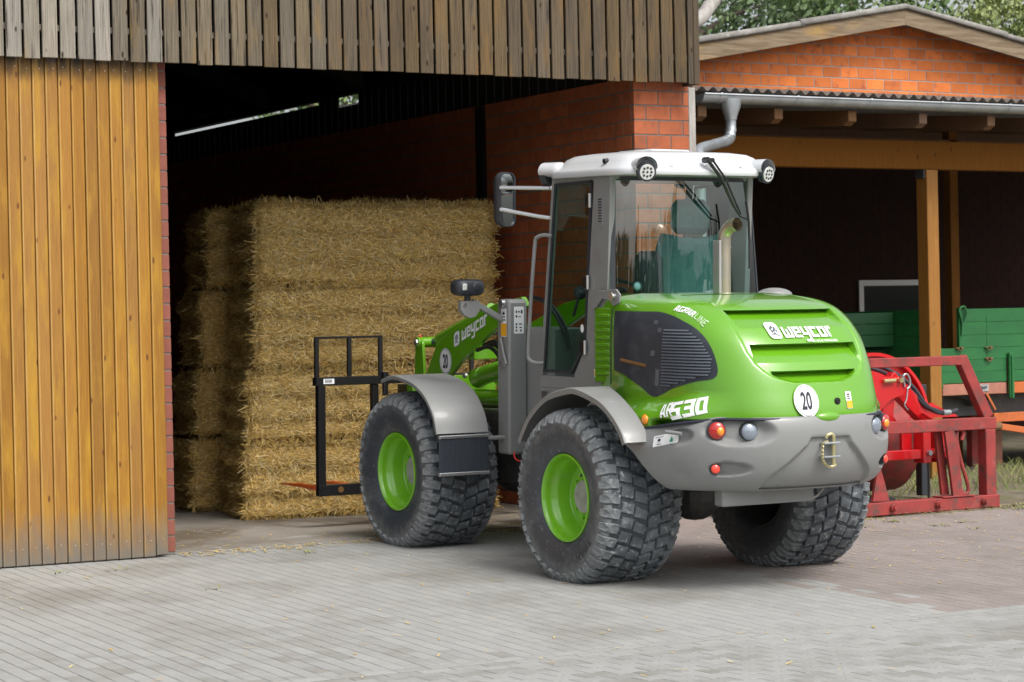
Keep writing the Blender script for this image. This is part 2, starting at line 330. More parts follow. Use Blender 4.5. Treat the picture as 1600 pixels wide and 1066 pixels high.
    def mesh(s, name, material, smooth=None):
        me = bpy.data.meshes.new(name); me.from_pydata(s.v, [], s.f)
        bm = bmesh.new(); bm.from_mesh(me)
        bmesh.ops.recalc_face_normals(bm, faces=bm.faces) if not s.c else None
        bm.to_mesh(me); bm.free()
        if s.c:
            at = me.attributes.new('tone', 'FLOAT_COLOR', 'FACE')
            at.data.foreach_set('color', [q for c in s.c for q in (*c, 1)])
        if material is not None: me.materials.append(material)
        if smooth:
            me.polygons.foreach_set('use_smooth', [True] * len(me.polygons)); me.set_sharp_from_angle(angle=R(smooth))
        me.update(); return me
    def build(s, name, material, parent=None, smooth=None, **kw):
        return obj(name, s.mesh(name, material, smooth), parent, **kw)

def obj(name, me, parent=None, loc=None, **kw):
    o = bpy.data.objects.new(name, me); C.objects.link(o)
    if parent is not None: o.parent = parent
    if loc is not None: o.location = loc
    for k, v in kw.items(): o[k] = v
    return o
def thing(name, label, cat, loc=(0, 0, 0), rz=0, group=None):
    o = bpy.data.objects.new(name, None); C.objects.link(o); o.location = loc; o.rotation_euler = (0, 0, rz); o.empty_display_size = .2
    o['label'] = label; o['category'] = cat
    if group: o['group'] = group
    return o
def bevel(o, wd=.01, seg=2, ang=35):
    b = o.modifiers.new('bevel', 'BEVEL'); b.width = wd; b.segments = seg; b.limit_method = 'ANGLE'; b.angle_limit = R(ang); return o
def lerp(x, xs, ys):
    if x <= xs[0]: return ys[0]
    for i in range(len(xs) - 1):
        if x <= xs[i + 1]: return ys[i] + (ys[i + 1] - ys[i]) * (x - xs[i]) / (xs[i + 1] - xs[i])
    return ys[-1]
def sst(a, b, x):
    t = min(1, max(0, (x - a) / (b - a))); return t * t * (3 - 2 * t)
def spline(pts, n):
    """catmull-rom through points"""
    P = [Vector(p) for p in pts]; out = []
    for i in range(len(P) - 1):
        p0 = P[max(i - 1, 0)]; p1 = P[i]; p2 = P[i + 1]; p3 = P[min(i + 2, len(P) - 1)]
        for k in range(n):
            t = k / n; out.append(.5 * ((2 * p1) + (p2 - p0) * t + (2 * p0 - 5 * p1 + 4 * p2 - p3) * t * t + (3 * p1 - p0 - 3 * p2 + p3) * t ** 3))
    return out + [P[-1]]
def clip(poly, a, b, c):
    """keep the part of a 2D polygon where a*x+b*y+c <= 0"""
    out = []
    for i in range(len(poly)):
        p, q = poly[i], poly[(i + 1) % len(poly)]; dp = a * p[0] + b * p[1] + c; dq = a * q[0] + b * q[1] + c
        if dp <= 0: out.append(p)
        if dp * dq < 0: t = dp / (dp - dq); out.append((p[0] + (q[0] - p[0]) * t, p[1] + (q[1] - p[1]) * t))
    return out

# block letters: rectangles (x0,y0,x1,y1) or polygons in a cell 1 high
GL = {'w': [(0, 0, .24, 1), (.24, 0, .42, .25), (.42, 0, .64, .8), (.64, 0, .82, .25), (.82, 0, 1.06, 1)],
 'e': [(0, 0, .26, 1), (.26, .78, .84, 1), (.58, .4, .84, .78), (.26, .4, .58, .58), (.26, 0, .84, .22)],
 'y': [(0, .22, .26, 1), (.26, .22, .58, .46), (.58, -.2, .84, 1), (.1, -.42, .84, -.2)],
 'c': [(0, 0, .26, 1), (.26, .76, .8, 1), (.26, 0, .8, .24)], 'o': [(0, 0, .26, 1), (.26, .76, .58, 1), (.26, 0, .58, .24), (.58, 0, .84, 1)],
 'r': [(0, 0, .26, 1), (.26, .74, .62, 1)],
 '5': [(0, .8, .84, 1), (0, .42, .28, .8), (.28, .42, .84, .62), (.56, .2, .84, .42), (0, 0, .84, .2)],
 '3': [(0, .8, .84, 1), (.56, .62, .84, .8), (.18, .42, .84, .62), (.56, .2, .84, .42), (0, 0, .84, .2)],
 '0': [(0, 0, .28, 1), (.28, .8, .56, 1), (.28, 0, .56, .2), (.56, 0, .84, 1)],
 'A': [[(0, 0), (.25, 0), (.46, 1), (.24, 1)], [(.62, 0), (.88, 0), (.66, 1), (.46, 1)], [(.292, .2), (.588, .2), (.556, .4), (.334, .4)]],
 'R': [(0, 0, .26, 1), (.26, .8, .54, 1), (.54, .45, .8, 1), (.26, .4, .54, .58), [(.42, .4), (.62, 0), (.86, 0), (.62, .45), (.54, .4)]],
 'G': [(0, 0, .26, 1), (.26, .8, .8, 1), (.26, 0, .8, .2), (.56, .2, .8, .5)],
 'L': [(0, 0, .14, 1), (.14, 0, .6, .16)], 'I': [(0, 0, .14, 1)], 'N': [(0, 0, .14, 1), (.56, 0, .7, 1), [(.14, 1), (.14, .75), (.56, 0), (.56, .25)]],
 'E': [(0, 0, .14, 1), (.14, .84, .6, 1), (.14, .42, .5, .58), (.14, 0, .6, .16)],
 'T': [(0, .8, .8, 1), (.27, 0, .53, .8)], 'K': [(0, 0, .26, 1), [(.26, .35), (.55, 1), (.85, 1), (.26, .6)], [(.36, .42), (.6, 0), (.9, 0), (.5, .62)]]}
GW = {'A': .88, 'w': 1.06, 'r': .62, 'I': .14, 'L': .6, 'E': .6, 'N': .7}
def word(txt, gap=.14, shear=0, sub=2):
    """list of polygons for a word, cell height 1, origin at the left foot"""
    out = []; x = 0
    for ch in txt:
        if ch == ' ': x += .5; continue
        for g in GL[ch]:
            p = [(g[0], g[1]), (g[2], g[1]), (g[2], g[3]), (g[0], g[3])] if isinstance(g, tuple) else g
            if isinstance(g, tuple) and sub > 1:
                for i in range(sub):
                    for j in range(sub):
                        a0 = g[0] + (g[2] - g[0]) * i / sub; a1 = g[0] + (g[2] - g[0]) * (i + 1) / sub
                        b0 = g[1] + (g[3] - g[1]) * j / sub; b1 = g[1] + (g[3] - g[1]) * (j + 1) / sub
                        out.append([(x + u + shear * v, v) for u, v in ((a0, b0), (a1, b0), (a1, b1), (a0, b1))])
            else: out.append([(x + u + shear * v, v) for u, v in p])
        x += GW.get(ch, .84 if ch.islower() or ch.isdigit() else .8) + gap
    return out, x - gap
def font_polys(txt, bold=.0):
    """triangles of a word in the built-in font, scaled to cap height 1"""
    cu = bpy.data.curves.new('lettering', 'FONT'); cu.body = txt; cu.offset = bold; cu.resolution_u = 4
    o = bpy.data.objects.new('lettering', cu); C.objects.link(o); dg = bpy.context.evaluated_depsgraph_get()
    me = bpy.data.meshes.new_from_object(o.evaluated_get(dg)); bpy.data.objects.remove(o); bpy.data.curves.remove(cu)
    P = [[(me.vertices[i].co.x, me.vertices[i].co.y) for i in p.vertices] for p in me.polygons]; bpy.data.meshes.remove(me)
    xs = [q[0] for p in P for q in p]; ys = [q[1] for p in P for q in p]; x0, x1, y0, y1 = min(xs), max(xs), min(ys), max(ys); h = y1 - y0
    return [[((q[0] - x0) / h, (q[1] - y0) / h) for q in p] for p in P], (x1 - x0) / h
def cut(polys, st):
    for ax in (0, 1):
        out = []
        for p in polys:
            lo = min(q[ax] for q in p); hi = max(q[ax] for q in p); k = math.floor(lo / st) * st
            while k < hi - 1e-6:
                q = clip(clip(p, *((-1, 0) if ax == 0 else (0, -1)), max(k, lo)), *((1, 0) if ax == 0 else (0, 1)), -min(k + st, hi))
                if len(q) > 2: out.append(q)
                k += st
        polys = out
    return polys
def flat(polys, fn, name, material, parent, st=None, **kw):
    mb = MB()
    if st: polys = cut(polys, st)
    for p in polys: mb.add([fn(*q) for q in p], [tuple(range(len(p)))])
    return mb.build(name, material, parent, **kw)
def disc(n=32): return [(cos(2 * pi * i / n), sin(2 * pi * i / n)) for i in range(n)]
def rrect(w, h, r, n=4):
    out = []
    for cx, cy, a0 in ((w / 2 - r, h / 2 - r, 0), (-w / 2 + r, h / 2 - r, 90), (-w / 2 + r, -h / 2 + r, 180), (w / 2 - r, -h / 2 + r, 270)):
        out += [(cx + r * cos(R(a0 + 90 * k / n)), cy + r * sin(R(a0 + 90 * k / n))) for k in range(n + 1)]
    return out
def yard_z(y): return .028 + .0314 * min(0, max(y, -5.5))
from mathutils import noise as mn
def screen(p):
    d = Vector(p) - CAM; z = d.dot(fwd)
    return (CX + F * d.dot(ixv) / z, CY - F * d.dot(iyv) / z, z) if z > .1 else (-1e6, 0, 1)

# ------------------------------------------------------------------ ground
mb = MB(); mb.add([(-300, -300, -.19), (300, -300, -.19), (300, 300, -.19), (-300, 300, -.19)], [(0, 1, 2, 3)])
mb.build('ground', M['ground'], kind='structure')
mb = MB(); ys = [-11, -5.5, -3, 0, .11]
mb.add([(x, y, yard_z(y) - .005) for y in ys for x in (-10.5, 7.5)], [(2 * i, 2 * i + 1, 2 * i + 3, 2 * i + 2) for i in range(4)])
pave = mb.build('yard_pavement', M['joint'], kind='structure')
G_TONE = [(.300 * k, .302 * k, .290 * k) for k in (.945, .97, .99, 1.01, 1.025, 1.05)]
R_TONE = [(.252 * k, .216 * k, .200 * k) for k in (.94, .97, 1.0, 1.03, 1.05, 1.0)]
def stone_outline(kind):
    if kind == 'rect': return [(-.0474, -.0977), (.0474, -.0977), (.0474, .0977), (-.0474, .0977)]
    if kind == 'half': return [(-.0482, -.0482), (.0482, -.0482), (.0482, .0482), (-.0482, .0482)]
    if kind == 'row': return [(-.0982, -.0482), (.0982, -.0482), (.0982, .0482), (-.0982, .0482)]
    a, b, h = .0975, .0800, .056
    return [(-a, -b), (-.062, -b), (-.040, -h), (.040, -h), (.062, -b), (a, -b), (a, b), (.062, b), (.040, h), (-.040, h), (-.062, b), (-a, b)]
def stone(mb, kind, at, tone=None, dz=(0, 0)):
    o = stone_outline(kind); n = len(o); ins = []
    for x, y in o: ins.append((x * .945, y * .93 if kind != 'row' else y * .9))
    if kind == 'rect': ins = [(x * .95, y * .988) for x, y in o]
    x0, y0, z0 = at
    vs = [(x0 + x, y0 + y, z0 - .03 + dz[1] * y) for x, y in o] + [(x0 + x, y0 + y, z0 - .0016 + dz[0] * x + dz[1] * y) for x, y in o] + \
         [(x0 + x, y0 + y, z0 + dz[0] * x + dz[1] * y) for x, y in ins]
    fs = [tuple(range(2 * n, 3 * n))]
    for k in range(2): fs += [(k * n + i, k * n + (i + 1) % n, (k + 1) * n + (i + 1) % n, (k + 1) * n + i) for i in range(n)]
    mb.add(vs, fs, tone)
cells = []
for i in range(-100, 72):
    x = i * .1 + .05
    for j in range(-28, 3):
        y = j * .2 + (.1 if i % 2 else 0)
        if y > .03 or y < -5.29: continue
        if i % 2 and j == -26: cells.append(('half', x, -5.25, 0))
        if x > .75 and y > -.80 + .12 * sin(x * 3.1) : continue
        cells.append(('rect', x, y, 0))
for i in range(-50, 37):
    for k in range(3): cells.append(('row', i * .2 + (.1 if k % 2 else 0), -5.352 - .1 * k, (-.001, -.004, -.002)[k]))
for i in range(-50, 37):
    for k in range(38):
        y = -5.684 - k * .140
        if y < -10.9: break
        cells.append(('tee', i * .2 + (.1 if k % 2 else 0), y, 0))
rated = []
for q, (kd, x, y, dz) in enumerate(cells):
    u, v, z = screen((x, y, yard_z(y)))
    rated.append((1 / z ** 2 if -10 < u < 1610 and v < 1070 else 0, q))
near = set(q for _, q in sorted(rated, reverse=True)[:300])
var = {}
fld = MB()
for q, (kd, x, y, dz) in enumerate(cells):
    red = x > -1.19 + rng.gauss(0, .10) and y > -5.3
    ti = rng.randrange(6); t = (R_TONE if red else G_TONE)[ti]
    z = yard_z(y) + dz + rng.uniform(-.0004, .0004)
    if q in near:
        key = (kd, red, ti)
        if key not in var:
            b_ = MB(); stone(b_, kd, (0, 0, 0), t); var[key] = b_.mesh('paver', M['paver'])
        o = obj('paver', var[key], pave, (x, y, z)); o.rotation_euler = ((.0314 if y > -5.5 else 0) + rng.uniform(-.0012, .0012), rng.uniform(-.0015, .0015), rng.uniform(-.006, .006))
    else: stone(fld, kd, (x, y, z), t, (rng.uniform(-.0015, .0015), (.0314 if y > -5.5 else 0) + rng.uniform(-.0012, .0012)))
fld.build('paving', M['paver'], pave, kind='stuff')
mb = MB(); mb.grid(lambda u, v: (-9 + 9.6 * u, .11 + 12.2 * v, .045), 2, 2)
mb.add([(-9, .11, -.1), (.6, .11, -.1), (.6, .11, .045), (-9, .11, .045)], [(0, 1, 2, 3)])
mb.build('barn_floor', M['concrete'], kind='structure')
mb = MB(); mb.cbox((-4.2, .035, -.1), (.0, .104, .036), .008); mb.build('kerb', M['kerb'], kind='structure')
mb = MB()
def ez(x, y):
    return .012 + .03 * mn.noise((x * .9, y * .9, 0)) + .012 * mn.noise((x * 4, y * 4, 3)) + .02 * sst(-.8, 1.5, y) - .06 * sst(-.84, -.95, y)
mb.grid(lambda u, v: (.66 + 14 * u, -.95 + 10.4 * v, ez(.66 + 14 * u, -.95 + 10.4 * v)), 90, 80)
mb.build('earth_strip', M['earth'], smooth=60, kind='structure')
def blade(mb, p, d, up, ln, wd, col):
    d = Vector(d); side = d.cross(up).normalized() * wd if d.cross(up).length > 1e-4 else Vector((wd, 0, 0)); p = Vector(p)
    m1 = p + d * ln * .55 + Vector(up) * ln * .02; t = p + d * ln - Vector((0, 0, ln * .18))
    mb.add([p - side, p + side, m1 + side * .8, m1 - side * .8, t], [(0, 1, 2, 3), (3, 2, 4)], col)
mb = MB()
for _ in range(7500):
    x = rng.uniform(1.0, 8.5); y = rng.uniform(-.85, 3.2)
    d = mn.noise((x * 1.1, y * 1.4, 8)) + .25 * sst(2.8, 4.0, x) + (.1 if y > .3 else -.25)
    if d < rng.uniform(.0, .55): continue
    h = rng.uniform(.05, .17) * (1.25 if x > 3.1 else .8); a = rng.uniform(0, 2 * pi); k = rng.uniform(.2, .8)
    g = rng.random(); col = (.10 + .14 * g, .19 + .08 * g, .035 + .05 * g)
    blade(mb, (x, y, ez(x, y) - .01), Vector((cos(a) * k, sin(a) * k, 1)).normalized(), (cos(a + 1.5), sin(a + 1.5), .1), h, .004, col)
for _ in range(2600):
    x = rng.uniform(.9, 7.0); y = rng.gauss(-.83, .07) + .05 * sin(x * 3)
    if mn.noise((x * 2.5, y * 3, 2)) < rng.uniform(-.25, .35): continue
    a = rng.uniform(0, 2 * pi); g = rng.random(); dry = rng.random() < .6
    col = (.42 + .2 * g, .33 + .15 * g, .14 + .1 * g) if dry else (.11 + .14 * g, .19 + .1 * g, .04 + .05 * g)
    blade(mb, (x, y, max(ez(x, y), yard_z(y)) - .005), Vector((cos(a) * 1.3, sin(a) * 1.3, .45)).normalized(), (0, 0, 1), rng.uniform(.03, .09), .004, col)
mb.build('grass', M['grass'], kind='stuff')

STRAW = [(.82, .57, .18), (.90, .68, .27), (.66, .44, .125), (.94, .77, .40), (.84, .58, .16)]
mb = MB()
def bit(x, y, z, ln, col):
    a = rng.uniform(0, pi); w_ = rng.uniform(.0025, .006); dx, dy = cos(a) * ln, sin(a) * ln
    mb.add([(x - dx - w_ * sin(a), y - dy + w_ * cos(a), z), (x + dx - w_ * sin(a), y + dy + w_ * cos(a), z + .004),
            (x + dx + w_ * sin(a), y + dy - w_ * cos(a), z + .004), (x - dx + w_ * sin(a), y - dy - w_ * cos(a), z)], [(0, 1, 2, 3)], col)
LIT = [tuple(q * .72 for q in c_) for c_ in STRAW]
for _ in range(1250):
    k = rng.random()
    if k < .34: x = rng.uniform(-4.2, -1.2); y = rng.gauss(-.03, .10) - (.05 if x < -3 else 0); y = min(y, .02); z = yard_z(y) + .003 + rng.uniform(0, .012)
    elif k < .52: x = rng.uniform(-4.1, 0); y = rng.uniform(.13, 2.2); z = .049
    elif k < .82: x = rng.uniform(-1, 5); y = rng.uniform(-3.8, -.5); z = yard_z(y) + .004
    else: x = rng.uniform(-7, 3); y = rng.uniform(-7.5, -.2); z = yard_z(y) + .004
    bit(x, y, z, rng.uniform(.009, .036) * (1.6 if rng.random() < .12 else 1), rng.choice(LIT))
for _ in range(420):
    x = rng.uniform(-7, 5); y = rng.uniform(-7.8, -.1); z = yard_z(y) + .002; s_ = rng.uniform(.003, .009); a_ = rng.uniform(0, pi)
    mb.add([(x + s_ * cos(a_ + k * pi / 2) * (1 if k % 2 else .6), y + s_ * sin(a_ + k * pi / 2), z + .002) for k in range(4)], [(0, 1, 2, 3)], rng.choice([(.10, .085, .065), (.16, .13, .09), (.62, .60, .55), (.22, .13, .07)]))
mb.build('straw_litter', M['straw'], kind='stuff')
mb = MB()
for (x, y, n_, s_) in [(-4.9, -.62, 14, .05), (-5.3, -.5, 16, .045), (-3.3, -.42, 18, .05), (-4.7, -1.9, 10, .04), (-2.9, -2.6, 8, .03), (-1.0, -6.9, 10, .03),
                       (1.3, -1.3, 26, .06), (1.75, -1.15, 40, .07), (1.9, -1.6, 24, .05), (2.2, -1.5, 20, .05), (2.9, -2.0, 18, .05), (3.3, -1.4, 16, .05), (2.0, -1.9, 12, .04), (.9, -.9, 60, .09), (3.4, -.95, 40, .1)]:
    for _ in range(n_):
        a = rng.uniform(0, 2 * pi); r_ = abs(rng.gauss(0, s_)); px, py = x + cos(a) * r_, y + sin(a) * r_; g = rng.random()
        blade(mb, (px, py, yard_z(py) - .004), Vector((cos(a) * 1.4, sin(a) * 1.4, .7)).normalized(), (0, 0, 1), rng.uniform(.03, .07), .005, (.12 + .2 * g, .21 + .1 * g, .04 + .06 * g))
mb.build('weeds', M['grass'], kind='stuff')

# ------------------------------------------------------------------ barn
barn = thing('barn', 'large barn clad in weathered boards with an ochre sliding door and open dark bay', 'barn')
me = [MB().cbox((-.057, -.012, 0), (.057, .012, 1.75 + .004 * (k // 3)), .003).mesh('cladding_board', M[('fascia_pale', 'fascia', 'fascia_brown')[k % 3]]) for k in range(12)]
n_bd = 50; x = -6.12
for i in range(n_bd):
    q = .25 + sst(-5.9, -1.2, x) * 1.75 + rng.gauss(0, .15); k = (0 if q < .45 else 1 if q < 1.35 else 2) + 3 * (i % 4)
    o = obj('cladding_board', me[k], barn, (x, -.195 + rng.uniform(-.003, .003), 3.722 + rng.uniform(-.006, .006) + .006 * x / 6))
    o.rotation_euler = (0, rng.uniform(-.004, .004), 0); x += .1348
    if x > .50: break
MB().cbox((.478, -.215, 3.715), (.525, -.02, 5.5), .004).build('corner_board', M['fascia_brown'], barn)
mb = MB()
for z in (3.92, 4.75): mb.cbox((-6.3, -.182, z), (.475, -.150, z + .045), .003)
mb.build('batten', M['batten'], barn)
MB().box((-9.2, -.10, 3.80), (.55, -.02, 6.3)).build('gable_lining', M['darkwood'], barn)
# sliding door
door = MB()
for z in (.35, 1.9, 3.45): door.cbox((-7.5, -.072, z), (-4.335, -.045, z + .14), .004)
door = door.build('sliding_door', M['darkwood'], barn)
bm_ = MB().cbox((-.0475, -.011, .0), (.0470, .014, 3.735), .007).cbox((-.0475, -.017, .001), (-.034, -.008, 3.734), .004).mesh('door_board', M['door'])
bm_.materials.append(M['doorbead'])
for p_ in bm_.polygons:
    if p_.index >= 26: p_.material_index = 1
nails = MB(); x = -4.352
i = 0
while x > -7.4:
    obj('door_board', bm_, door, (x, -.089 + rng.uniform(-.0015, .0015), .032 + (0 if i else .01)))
    for z in (.16, 3.66): nails.ell((x + rng.uniform(-.02, .02), -.1045, z + rng.uniform(-.01, .01)), (.0036, .002, .0036), 6, 4)
    x -= .0982; i += 1
nails.build('nails', M['alu'], door, kind='stuff')
# brickwork of the barn
BW, BH, JT = .24, .113, .012
bfull = {}
def brick_mesh(sx, key, mt):
    k = (round(sx, 3), key)
    if k not in bfull: bfull[k] = MB().cbox((0, 0, 0), (sx, .03, BH), .003).mesh('brick', M[mt])
    return bfull[k]
n_brick = 0
def wall_bricks(parent, origin, ux, length, z0, rows, mt, keep=lambda u, z: True, joined=None, off=0, limit=400):
    """courses of bricks on a wall: origin + ux*u; the brick stands 30 mm deep, its face 4 mm proud of the mortar"""
    global n_brick
    ang = math.atan2(ux[1], ux[0]); cnt = 0
    for r_ in range(rows):
        u = -(.125 if (r_ + off) % 2 else 0)
        while u < length - .03:
            a = max(u, 0); b = min(u + BW, length); u += .25
            if b - a < .04: continue
            z = z0 + r_ * .125
            if not keep(a, z): continue
            p = (origin[0] + ux[0] * a, origin[1] + ux[1] * a, z)
            if joined is None and cnt < limit:
                o = obj('brick', brick_mesh(b - a, mt, mt), parent, p); o.rotation_euler = (0, 0, ang); cnt += 1
            elif joined is not None:
                Mx = Matrix.Translation(p) @ Matrix.Rotation(ang, 4, 'Z'); joined.box((0, 0, 0), (b - a, .03, BH), Mx)
    return cnt
MB().box((.004, .004, 0), (.553, .286, 3.80)).build('brick_pillar', M['mortar_d'], barn)
c1 = wall_bricks(barn, (0, 0, .043), (1, 0), .557, .055, 30, 'brick_r')
c2 = wall_bricks(barn, (0, .29, 0), (0, -1), .258, .055, 30, 'brick_r', off=1)
MB().box((.034, .288, 0), (.30, 12.3, 3.785)).build('side_wall', M['mortar_d'], barn)
c3 = wall_bricks(barn, (.03, 2.74, 0), (0, -1), 2.44, .055, 30, 'brick_r', keep=lambda u, z: z > 1.75, off=1)
jn = MB()
wall_bricks(barn, (.03, 12.0, 0), (0, -1), 9.25, .055, 30, 'brick_r', joined=jn)
wall_bricks(barn, (.03, 2.74, 0), (0, -1), 2.44, .055, 30, 'brick_r', keep=lambda u, z: z <= 1.75, joined=jn, off=1)
jn.build('brickwork', M['brick_r'], barn, kind='stuff')
MB().cbox((-.012, 2.60, .05), (.029, 2.74, 3.78), .004).build('wall_post', M['darkwood'], barn)
# boards above the side wall, with the eaves gap that lets light in
mb = MB()
y = .30; seg = []
while y < 12.0:
    top = 4.26
    if 5.27 < y < 5.75: top = 4.055
    elif 6.35 < y < 10.5: top = 4.128
    seg.append((y, top)); y += .16
bms = {}
for y, top in seg:
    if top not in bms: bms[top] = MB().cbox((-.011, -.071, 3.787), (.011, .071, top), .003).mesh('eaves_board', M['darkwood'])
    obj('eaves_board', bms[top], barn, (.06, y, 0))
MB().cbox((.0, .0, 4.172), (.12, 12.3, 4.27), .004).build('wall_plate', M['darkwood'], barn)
MB().box((-9.2, 12.3, 0), (.3, 12.5, 6.3)).build('back_wall', M['brick_r'], barn)
MB().box((-9.2, -.02, 0), (-9.0, 12.3, 6.3)).build('far_wall', M['brick_r'], barn)
mb = MB(); mb.box((-9.0, -.026, 0), (-4.226, .22, 3.75)); mb.build('front_wall', M['mortar_d'], barn)
c4 = wall_bricks(barn, (-4.462, -.030, 0), (1, 0), .24, .055, 30, 'brick_j', keep=lambda u, z: True)
# roof
mb = MB()
for (x0, z0, x1, z1) in ((.16, 4.27, -4.35, 6.05), (-4.35, 6.05, -9.5, 4.27)):
    mb.add([(x0, .0, z0), (x1, .0, z1), (x1, 12.8, z1), (x0, 12.8, z0), (x0, .0, z0 + .1), (x1, .0, z1 + .1), (x1, 12.8, z1 + .1), (x0, 12.8, z0 + .1)],
           [(0, 1, 2, 3), (4, 5, 6, 7), (0, 1, 5, 4), (2, 3, 7, 6), (0, 3, 7, 4), (1, 2, 6, 5)])
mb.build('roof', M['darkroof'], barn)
mb = MB()
for y in (1.9, 4.2, 6.5, 8.8, 11.0):
    for (x0, z0, x1, z1) in ((-.45, 4.30, -4.35, 5.80), (-4.35, 5.80, -9.0, 4.24)):
        mb.add([(x0, y, z0), (x1, y, z1), (x1, y + .14, z1), (x0, y + .14, z0), (x0, y, z0 - .22), (x1, y, z1 - .22), (x1, y + .14, z1 - .22), (x0, y + .14, z0 - .22)],
               [(0, 1, 2, 3), (4, 5, 6, 7), (0, 1, 5, 4), (2, 3, 7, 6)])
mb.build('rafters', M['darkwood'], barn, kind='stuff')
MB().cbox((.560, .0, .0), (.632, .07, 3.715), .006).build('corner_post', M['oldgrey'], barn)
dp = MB().tube(spline([(1.30, .45, 4.72), (1.20, .45, 4.60), (1.08, .43, 4.47), (.95, .40, 4.36), (.70, .36, 4.26)], 5), .062, 14).build('downpipe', M['oldgrey'], barn, smooth=50)
mb = MB()
for a, b in (((1.215, .45, 4.62), (1.175, .45, 4.572)), ((1.16, .45, 4.555), (1.13, .45, 4.525))): mb.cyl(a, b, .070, n=14)
mb.build('pipe_collar', M['oldgrey'], dp, smooth=50)

# ------------------------------------------------------------------ brick outbuilding with gable
OB = Vector((6.5, 4.6, 0))
out = thing('brick_outbuilding', 'orange brick outbuilding with a low gable and weathered bargeboards behind the carport', 'building', OB)
def own(o, base): o.location = Vector(o.location) - base; return o
ridge, sl = 5.24, .181
def rz_(x): return ridge - sl * abs(x - 6.5)
poly = [(1.0, 3.98), (12.0, 3.98), (12.0, rz_(12.0) - .1), (6.5, ridge - .1), (1.0, rz_(1.0) - .1)]
own(MB().prism(poly, lambda x, z: (x, 4.604, z), lambda x, z: (x, 4.85, z)).build('gable_wall', M['mortar'], out), OB)
jn = MB(); nb = 0; lowj = MB()
for r_ in range(-33, 9):
    z = 4.21 + r_ * .125; x = 1.0 + (.125 if r_ % 2 else 0)
    while x < 11.9:
        a, b = x + .07, x + .07 + BW; x += .25
        if r_ < 0:
            if not (1.0 < a < 11.5): continue
            lowj.box((a + 1.5, 9.5, z), (b + 1.5, 9.53, z + BH)); continue
        lim = lambda q: rz_(q) - .11
        if z + BH <= min(lim(a), lim(b)):
            if 3.3 < a < 9.6:
                o = obj('brick', brick_mesh(BW, 'o', 'brick_o'), out, (a, 4.6, z)); own(o, OB); nb += 1
            else: jn.box((a, 4.6, z), (b, 4.63, z + BH))
        else:
            s_ = sl if (a + b) / 2 < 6.5 else -sl
            p = clip([(a, z), (b, z), (b, z + BH), (a, z + BH)], -s_, 1, -(ridge - .11 - s_ * 6.5))
            if len(p) > 2:
                o = MB().prism(p, lambda u, v: (u, 4.6, v), lambda u, v: (u, 4.63, v)).build('brick', M['brick_o'], out); own(o, OB)
own(jn.build('brickwork', M['brick_o'], out, kind='stuff'), OB)
own(lowj.build('lower_brickwork', M['brick_shade'], out, kind='stuff'), OB)
for sgn in (-1, 1):
    x1 = 6.5 + sgn * 5.6
    p = [(6.5, rz_(6.5) - .005), (x1, rz_(x1) - .005), (x1, rz_(x1) - .195), (6.5, rz_(6.5) - .195)]
    own(bevel(MB().prism(p, lambda u, v: (u, 4.265, v), lambda u, v: (u, 4.305, v)).build('bargeboard', M['barge'], out), .004), OB)
    sh = MB().prism([(6.5, rz_(6.5) + .002), (x1, rz_(x1) + .002), (x1, rz_(x1) + .03), (6.5, rz_(6.5) + .03)], lambda u, v: (u, 4.24, v), lambda u, v: (u, 12, v))
    own(sh.build('roof_slope', M['roofsheet'], out), OB)
    own(MB().prism([(6.5, rz_(6.5) - .10), (x1, rz_(x1) - .10), (x1, rz_(x1) - .006), (6.5, rz_(6.5) - .006)], lambda u, v: (u, 4.31, v), lambda u, v: (u, 4.60, v)).build('soffit', M['darkwood'], out), OB)
    # overlapping verge caps
    k = 0; q = 0.0
    while q < 5.4:
        L_ = 1.45 + .1 * (k % 2); xa = 6.5 + sgn * q; xb = 6.5 + sgn * min(q + L_ + .06, 5.6); za = rz_(xa); zb = rz_(xb); r_ = .030
        pth = []
        cap = MB()
        for (xx, zz, rr) in ((xa, za + .042 - .006, r_ - .002), (xb, zb + .042 + .006, r_ + .004)):
            pth.append([(xx, 4.262 + rr * 1.2 * cos(t), zz - .02 + rr * 1.3 * sin(t)) for t in [pi * j / 8 * 1.3 + 0 for j in range(9)]])
        vs = pth[0] + pth[1]; cap.add(vs, [(j, j + 1, 9 + j + 1, 9 + j) for j in range(8)])
        o = cap.build('verge_cap', M['roofsheet'], out, smooth=60); own(o, OB)
        sm = o.modifiers.new('thick', 'SOLIDIFY'); sm.thickness = .012
        q += L_; k += 1
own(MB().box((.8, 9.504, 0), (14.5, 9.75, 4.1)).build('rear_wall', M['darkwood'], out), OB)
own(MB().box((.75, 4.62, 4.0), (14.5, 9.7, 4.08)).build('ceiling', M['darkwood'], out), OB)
own(MB().box((.75, 4.70, 0), (.95, 9.5, 4.0)).build('side_wall', M['brick_shade'], out), OB)
own(MB().cbox((1.0, 4.66, 3.74), (14.4, 4.86, 3.975), .005).build('lintel', M['raft'], out), OB)
# window in the shaded wall
wf = MB(); wx, wy, wz = 9.885, 9.46, 2.245
for a, b in (((wx, wy, wz - .08), (wx + 1.3, wy + .035, wz)), ((wx, wy, 1.0), (wx + .085, wy + .035, wz - .08)), ((wx + 1.215, wy, 1.0), (wx + 1.3, wy + .035, wz - .08))): wf.cbox(a, b, .004)
wf = wf.build('window', M['window_white'], out); own(wf, OB)
MB().box((wx + .085, wy + .025, 1.0), (wx + 1.215, wy + .03, wz - .08)).build('pane', M['darkglass'], wf)

